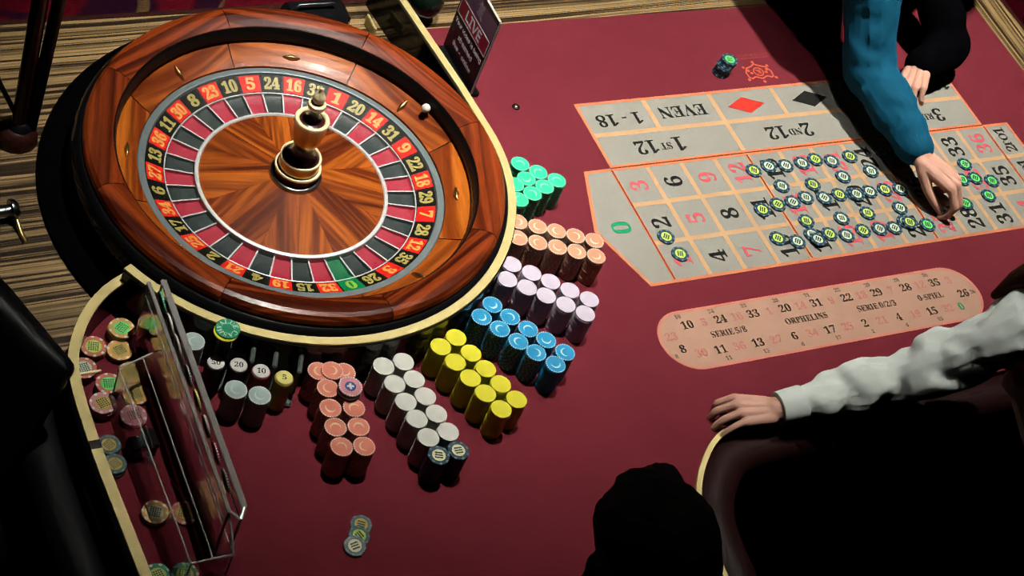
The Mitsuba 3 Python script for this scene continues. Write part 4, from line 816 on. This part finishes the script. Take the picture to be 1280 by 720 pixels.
def folds(t, path, amp, freq, seed=1):
    """Cross folds on a sleeve: rings that lean along the limb, uneven round it."""
    p = np.asarray(path); best = np.full(len(t.vertices), 9.0); s = np.zeros(len(t.vertices)); acc = 0.0
    for a, b in zip(p[:-1], p[1:]):
        d = b - a; L = np.linalg.norm(d); d = d / L; h = np.clip((t.vertices - a) @ d, 0, L); dist = np.linalg.norm(t.vertices - a - h[:, None] * d, axis=1)
        s = np.where(dist < best, acc + h, s); best = np.minimum(best, dist); acc += L
    w = meshkit.fbm(t.vertices * 9.0, 3, seed) * 2.2 + meshkit.noise(t.vertices * 22, seed + 4) * .4
    r = np.sin(s * freq + w * 6.0); r = np.sign(r) * np.abs(r) ** .8
    on = np.clip((.13 - best) / .03, 0, 1) * np.clip((acc - s) / .03, 0.05, 1)
    t.vertices = t.vertices + t.vertex_normals * (amp * r * on * (0.35 + meshkit.noise(t.vertices * 6, seed + 2)))[:, None]; return t
sw = folds(sw, [rsh, rel, rwr], .0035, 46, 3)
add('sweater', sw, 'teal_cloth', me, smooth=True)
add('trousers', body([m3.Manifold.batch_hull([ball((.78, 1.14, .02), .125), ball((.94, 1.14, .02), .125)])] + [b for s in (-1, 1) for b in chain([(.86 + .10 * s, 1.19, .0, .108), (.86 + .12 * s, 1.18, -.44, .078), (.86 + .12 * s, 1.22, FL + .10, .062)])], .02, 8), 'black_cloth', me, smooth=True)
add('hair', body([ell_m(at(0, -.026, .048), (.083, .098, .082), HM), ell_m(at(0, -.060, .0), (.074, .062, .080), HM)], .012, 6), 'hair_black', me, smooth=True)
face_parts(me, at, HM)

# -- person in the dark jacket, elbow on the felt beside the teal sleeve
me = person('person in a dark jacket with white cuff, elbow resting beside the teal sleeve')
rsh, rel, rwr = (1.085, .800, .260), (1.108, .545, .070), (.970, .488, .066)
lsh, lel, lwr = (1.470, .960, .300), (1.580, 1.060, .040), (1.600, 1.060, -.200)
hb, at, HM = head_bones((1.285, .800, .520), (-.45, -.75, -.45), (-.1, -.3, .9))
legs = []
for sgn in (-1, 1):
    legs += chain([(1.38 + .10 * sgn, 1.22, -.02, .095), (1.38 + .12 * sgn, 1.20, -.46, .062), (1.38 + .12 * sgn, 1.24, FL + .09, .042)]) + [bone((1.38 + .12 * sgn, 1.26, FL + .045), .042, (1.38 + .12 * sgn, 1.11, FL + .034), .034)]
torso = [m3.Manifold.batch_hull([ball(rsh, .065), ball(lsh, .065), ball((1.26, 1.04, .15), .09), ball((1.44, 1.08, .15), .09)]), m3.Manifold.batch_hull([ball((1.26, 1.04, .15), .09), ball((1.44, 1.08, .15), .09), ball((1.30, 1.20, .0), .10), ball((1.46, 1.20, .0), .10)])]
lhand = hand(rwr, (-.72, -.66, -.10), (-.45, .10, .85), False, [(44, 58, 38), (48, 62, 40), (52, 62, 42), (56, 62, 40)], .5, .92, (.78, .30, -.55))
skin = body(torso + chain([rsh + (.050,), rel + (.042,), rwr + (.027,)]) + chain([lsh + (.050,), lel + (.042,), lwr + (.027,)]) + lhand + hand(lwr, (0, -.1, -1), (1, 0, 0), True, [(20, 25, 15)] * 4) + hb + [bone((1.29, .90, .35), .056, (1.287, .825, .46), .053)] + legs, .0075, 8)
scene[me] = mikit.ply(lift(skin), 'skin', smooth=True)
jk = [m3.Manifold.batch_hull([ball(rsh, .082), ball(lsh, .082), ball((1.26, 1.04, .15), .115), ball((1.44, 1.08, .15), .115)]), m3.Manifold.batch_hull([ball((1.26, 1.04, .15), .115), ball((1.44, 1.08, .15), .115), ball((1.30, 1.18, .02), .12), ball((1.46, 1.18, .02), .12)])]
jk += chain([rsh + (.072,), mid(rsh, rel, .5) + (.058,), rel + (.056,), mid(rel, rwr, .86) + (.046,)]) + chain([lsh + (.080,), lel + (.060,), mid(lel, lwr, .88) + (.042,)])
add('jacket', folds(body(jk, .010, 9), [rsh, rel, rwr], .003, 50, 5), 'black_cloth', me, smooth=True)
d = np.array(rwr) - np.array(rel); d /= np.linalg.norm(d)
add('shirt_cuff', tube([np.array(rwr) - d * .030, np.array(rwr) - d * .004], .0345, 24), 'paper_white', me, smooth=True, label='white shirt cuff at the hand holding a chip')
add('trousers', body([m3.Manifold.batch_hull([ball((1.30, 1.20, -.02), .112), ball((1.46, 1.20, -.02), .112)])] + [b for s in (-1, 1) for b in chain([(1.38 + .10 * s, 1.22, -.02, .106), (1.38 + .12 * s, 1.20, -.46, .078), (1.38 + .12 * s, 1.24, FL + .10, .062)])], .02, 8), 'black_cloth', me, smooth=True)
add('hair', body([ell_m(at(0, -.026, .048), (.083, .098, .082), HM), ell_m(at(0, -.060, .0), (.074, .062, .080), HM)], .012, 6), 'hair_brown', me, smooth=True)
face_parts(me, at, HM)
M = pose(.902, .432, .050, 30, 62, 70)
k = add('casino_chip', P(('body', .019, CH, True), lambda: chip_mesh(.019, CH, 32, True)), 'chip_navy', to_world=M); tag(k, 'navy chip with green centre held between the fingers of the far hand', 'casino chip')
add('centre_inlay', P(('inlay', .019, CH), lambda: disc(.019 * .56, CH - .0003, .0003)), 'inlay_green', k, to_world=M)
add('edge_marks', P(('bdash', .019, CH), lambda: dashes(.019, CH, 8, .42, .80), False), 'dash_steel', k, kind='stuff', to_world=M)


# -- dealer in the white shirt, standing in the notch at the near right
me = person('person in a white shirt and black waistcoat with one hand on the table edge')
wr, el, sh = (.012, -.380, .052), (.278, -.400, .114), (.512, -.440, .285)
osh, oel, owr = (.80, -.62, .260), (.90, -.66, .00), (.86, -.44, .02)
neck, hd = (.640, -.50, .40), (.600, -.435, .545)
hb, at, HM = head_bones(hd, (-.35, .85, -.35), (0, .3, .9))
fw = np.array([-.95, .26, -.06])
lh = hand(wr, fw, (-.05, .05, 1), False, [(44, 46, 24), (38, 40, 22), (34, 30, 18), (30, 16, 12)], 1.5, .88, (.74, .52, -.42))
rh = hand(owr, (-.3, .9, -.1), (0, 0, 1), True, [(20, 25, 15)] * 4)
legs = []
for s in (-1, 1): legs += chain([(.70 + .09 * s, -.80, -.06, .095), (.70 + .11 * s, -.78, -.48, .062), (.70 + .11 * s, -.82, FL + .09, .042)]) + [bone((.70 + .11 * s, -.84, FL + .045), .042, (.69 + .11 * s, -.69, FL + .034), .034)]
torso = [m3.Manifold.batch_hull([ball(sh, .065), ball(osh, .065), ball((.60, -.68, .08), .09), ball((.78, -.72, .08), .09)]), m3.Manifold.batch_hull([ball((.60, -.68, .08), .09), ball((.78, -.72, .08), .09), ball((.62, -.80, -.06), .10), ball((.78, -.80, -.06), .10)])]
skin = body(torso + chain([sh + (.05,), el + (.040,), wr + (.026,)]) + chain([osh + (.05,), oel + (.040,), owr + (.026,)]) + lh + rh + hb + [bone(neck, .055, (.615, -.465, .48), .052)] + legs, .0075, 7)
scene[me] = mikit.ply(lift(skin), 'skin_pale', smooth=True)
shirt = [m3.Manifold.batch_hull([ball(sh, .078), ball(osh, .078), ball((.61, -.66, .10), .10), ball((.78, -.70, .10), .10)])]
shirt += chain([sh + (.074,), mid(sh, el, .5) + (.064,), el + (.056,), mid(el, wr, .45) + (.048,), mid(el, wr, .80) + (.040,)]) + chain([osh + (.08,), oel + (.06,), mid(oel, owr, .85) + (.042,)])
shirt = body(shirt, .008, 10); shirt = folds(shirt, [sh, el, wr], .0100, 34, 8); trimesh.smoothing.filter_taubin(shirt, iterations=4)
add('shirt', shirt, 'white_cloth', me, smooth=True)
d = np.array(wr) - np.array(el); d /= np.linalg.norm(d)
add('cuff', tube([np.array(wr) - d * .064, np.array(wr) - d * .060, np.array(wr) - d * .030, np.array(wr) - d * .008, np.array(wr) - d * .006], [.034, .0375, .0365, .0350, .030], 28), 'white_cloth', me, smooth=35)
add('waistcoat', body([m3.Manifold.batch_hull([ball((.60, -.58, .24), .075), ball((.76, -.64, .24), .075), ball((.60, -.68, .06), .112), ball((.78, -.72, .06), .112)]), m3.Manifold.batch_hull([ball((.60, -.68, .06), .112), ball((.78, -.72, .06), .112), ball((.62, -.80, -.08), .118), ball((.78, -.80, -.08), .118)])], .015, 8), 'black_cloth', me, smooth=True)
add('trousers', body([m3.Manifold.batch_hull([ball((.62, -.80, -.08), .115), ball((.78, -.80, -.08), .115)])] + [b for s in (-1, 1) for b in chain([(.70 + .09 * s, -.80, -.06, .106), (.70 + .11 * s, -.78, -.48, .078), (.70 + .11 * s, -.82, FL + .10, .062)])], .02, 8), 'black_cloth', me, smooth=True)
add('hair', body([ell_m(at(0, -.026, .048), (.086, .102, .084), HM), ell_m(at(0, -.066, -.03), (.080, .060, .100), HM), bone(at(-.07, -.03, -.02), .030, at(-.085, -.01, -.15), .026), bone(at(.07, -.03, -.02), .030, at(.085, -.01, -.15), .026)] + chain([(.560, -.425, .50, .045), (.520, -.385, .42, .032), (.492, -.362, .345, .022), (.478, -.350, .285, .009)]), .008, 4), 'hair_brown', me, smooth=True)
face_parts(me, at, HM)

# -- dark-haired person seen from above at the near edge
me = person('person with full black hair and black clothes at the near edge, seen from above')
hb, at, HM = head_bones((-.600, -.738, .325), (.10, .90, -.42), (0, .42, .9))
sh, osh = (-.76, -.86, .17), (-.44, -.86, .17)
arms = chain([sh + (.05,), (-.82, -.84, -.10, .04), (-.72, -.76, -.30, .026)]) + chain([osh + (.05,), (-.38, -.84, -.10, .04), (-.48, -.76, -.30, .026)])
legs = []
for s in (-1, 1): legs += chain([(-.60 + .10 * s, -1.02, -.30, .095), (-.60 + .11 * s, -.86, -.44, .062), (-.60 + .11 * s, -.90, FL + .09, .042)]) + [bone((-.60 + .11 * s, -.92, FL + .045), .042, (-.60 + .11 * s, -.77, FL + .034), .034)]
torso = [m3.Manifold.batch_hull([ball(sh, .065), ball(osh, .065), ball((-.68, -.95, -.05), .09), ball((-.52, -.95, -.05), .09), ball((-.68, -1.00, -.28), .10), ball((-.52, -1.00, -.28), .10)])]
hh = hand((-.72, -.76, -.30), (.4, .8, -.2), (0, 0, 1), False, [(20, 25, 15)] * 4) + hand((-.48, -.76, -.30), (-.4, .8, -.2), (0, 0, 1), True, [(20, 25, 15)] * 4)
skin = body(torso + arms + hh + hb + [bone((-.60, -.84, .18), .055, (-.59, -.77, .27), .052)] + legs, .009, 7)
scene[me] = mikit.ply(lift(skin), 'skin_pale', smooth=True)
add('jacket', body([m3.Manifold.batch_hull([ball(sh, .085), ball(osh, .085), ball((-.68, -.95, -.05), .115), ball((-.52, -.95, -.05), .115), ball((-.68, -1.00, -.28), .125), ball((-.52, -1.00, -.28), .125)])] + chain([sh + (.080,), (-.82, -.84, -.10, .06), (-.735, -.775, -.275, .042)]) + chain([osh + (.080,), (-.38, -.84, -.10, .06), (-.465, -.775, -.275, .042)]), .014, 8), 'black_cloth', me, smooth=True)
add('trousers', body([b for s in (-1, 1) for b in chain([(-.60 + .10 * s, -1.02, -.30, .108), (-.60 + .11 * s, -.86, -.44, .078), (-.60 + .11 * s, -.90, FL + .10, .062)])], .02, 8), 'black_cloth', me, smooth=True)
hr = body([ell_m(at(0, -.022, .046), (.100, .118, .092), HM), ell_m(at(0, -.060, -.02), (.100, .085, .115), HM), bone(at(-.085, -.03, 0), .036, at(-.10, -.01, -.17), .034), bone(at(.085, -.03, 0), .036, at(.10, -.01, -.17), .034), bone(at(-.03, .03, .105), .03, at(.05, .06, .09), .03)], .008, 5)
hr.vertices += hr.vertex_normals * ((meshkit.fbm(hr.vertices * np.array([60, 60, 14.0]), 3, 5) - .5) * .016)[:, None]
add('hair', hr, 'hair_black', me, smooth=True)
face_parts(me, at, HM)
e = trimesh.creation.icosphere(2, .006); e.apply_translation(at(-.132, -.02, -.07)); add('earring', e, 'gold', me, smooth=True)
# stool under the dark-haired person
st = thing('stool', 'black upholstered stool under the dark-haired person', 'stool')
add('seat', lathe([(.001, .06), (.15, .06), (.18, .045), (.185, .02), (.17, 0)], 40, c=(-.60, -1.03)).apply_translation([0, 0, -.48]), 'leather_black', st, smooth=40)
for i in range(4):
    a = math.radians(45 + 90 * i); add('leg', tube([(-.60 + .12 * math.cos(a), -1.03 + .12 * math.sin(a), -.48), (-.60 + .19 * math.cos(a), -1.03 + .19 * math.sin(a), FL)], .013, 10), 'chrome', st, smooth=40)

# -- padded chair at the left edge
ch = thing('bar_chair', 'black padded leather chair at the left edge beside the wheel end', 'chair')
pts = [(-1.62, .330, .150, .040), (-1.515, .205, .160, .040), (-1.450, .070, .160, .042), (-1.400, -.030, .150, .034), (-1.366, -.078, .145, .022)]
back = body([m3.Manifold.batch_hull([ball(p[:3], p[3]), ball(q[:3], q[3]), ball((min(p[0] - .14, -1.49), p[1] - .06, -.16), .030), ball((min(q[0] - .14, -1.49), q[1] - .06, -.16), .030)]) for p, q in zip(pts[:-1], pts[1:])], .014, 8)
add('backrest', back, 'leather_black', ch, smooth=True)
add('seat', body([m3.Manifold.batch_hull([ball((-1.86 + .36 * i, -.20 + .36 * j, -.20), .05) for i in (0, 1) for j in (0, 1)])], .03, 8), 'leather_black', ch, smooth=True)
for i in (0, 1):
    for j in (0, 1): add('leg', tube([(-1.86 + .34 * i, -.18 + .34 * j, -.22), (-1.88 + .38 * i, -.20 + .38 * j, FL)], .018, 10), 'dark_wood', ch, smooth=40)

# -- rubber mat in the dealers' pit
tag(add('floor_mat', rbox(3.4, 1.9, .012, .004, (.25, -1.30 + .40, FL + .006)), 'black_cloth'), 'black rubber floor mat in the dealer notch on the near side of the table', 'floor mat')
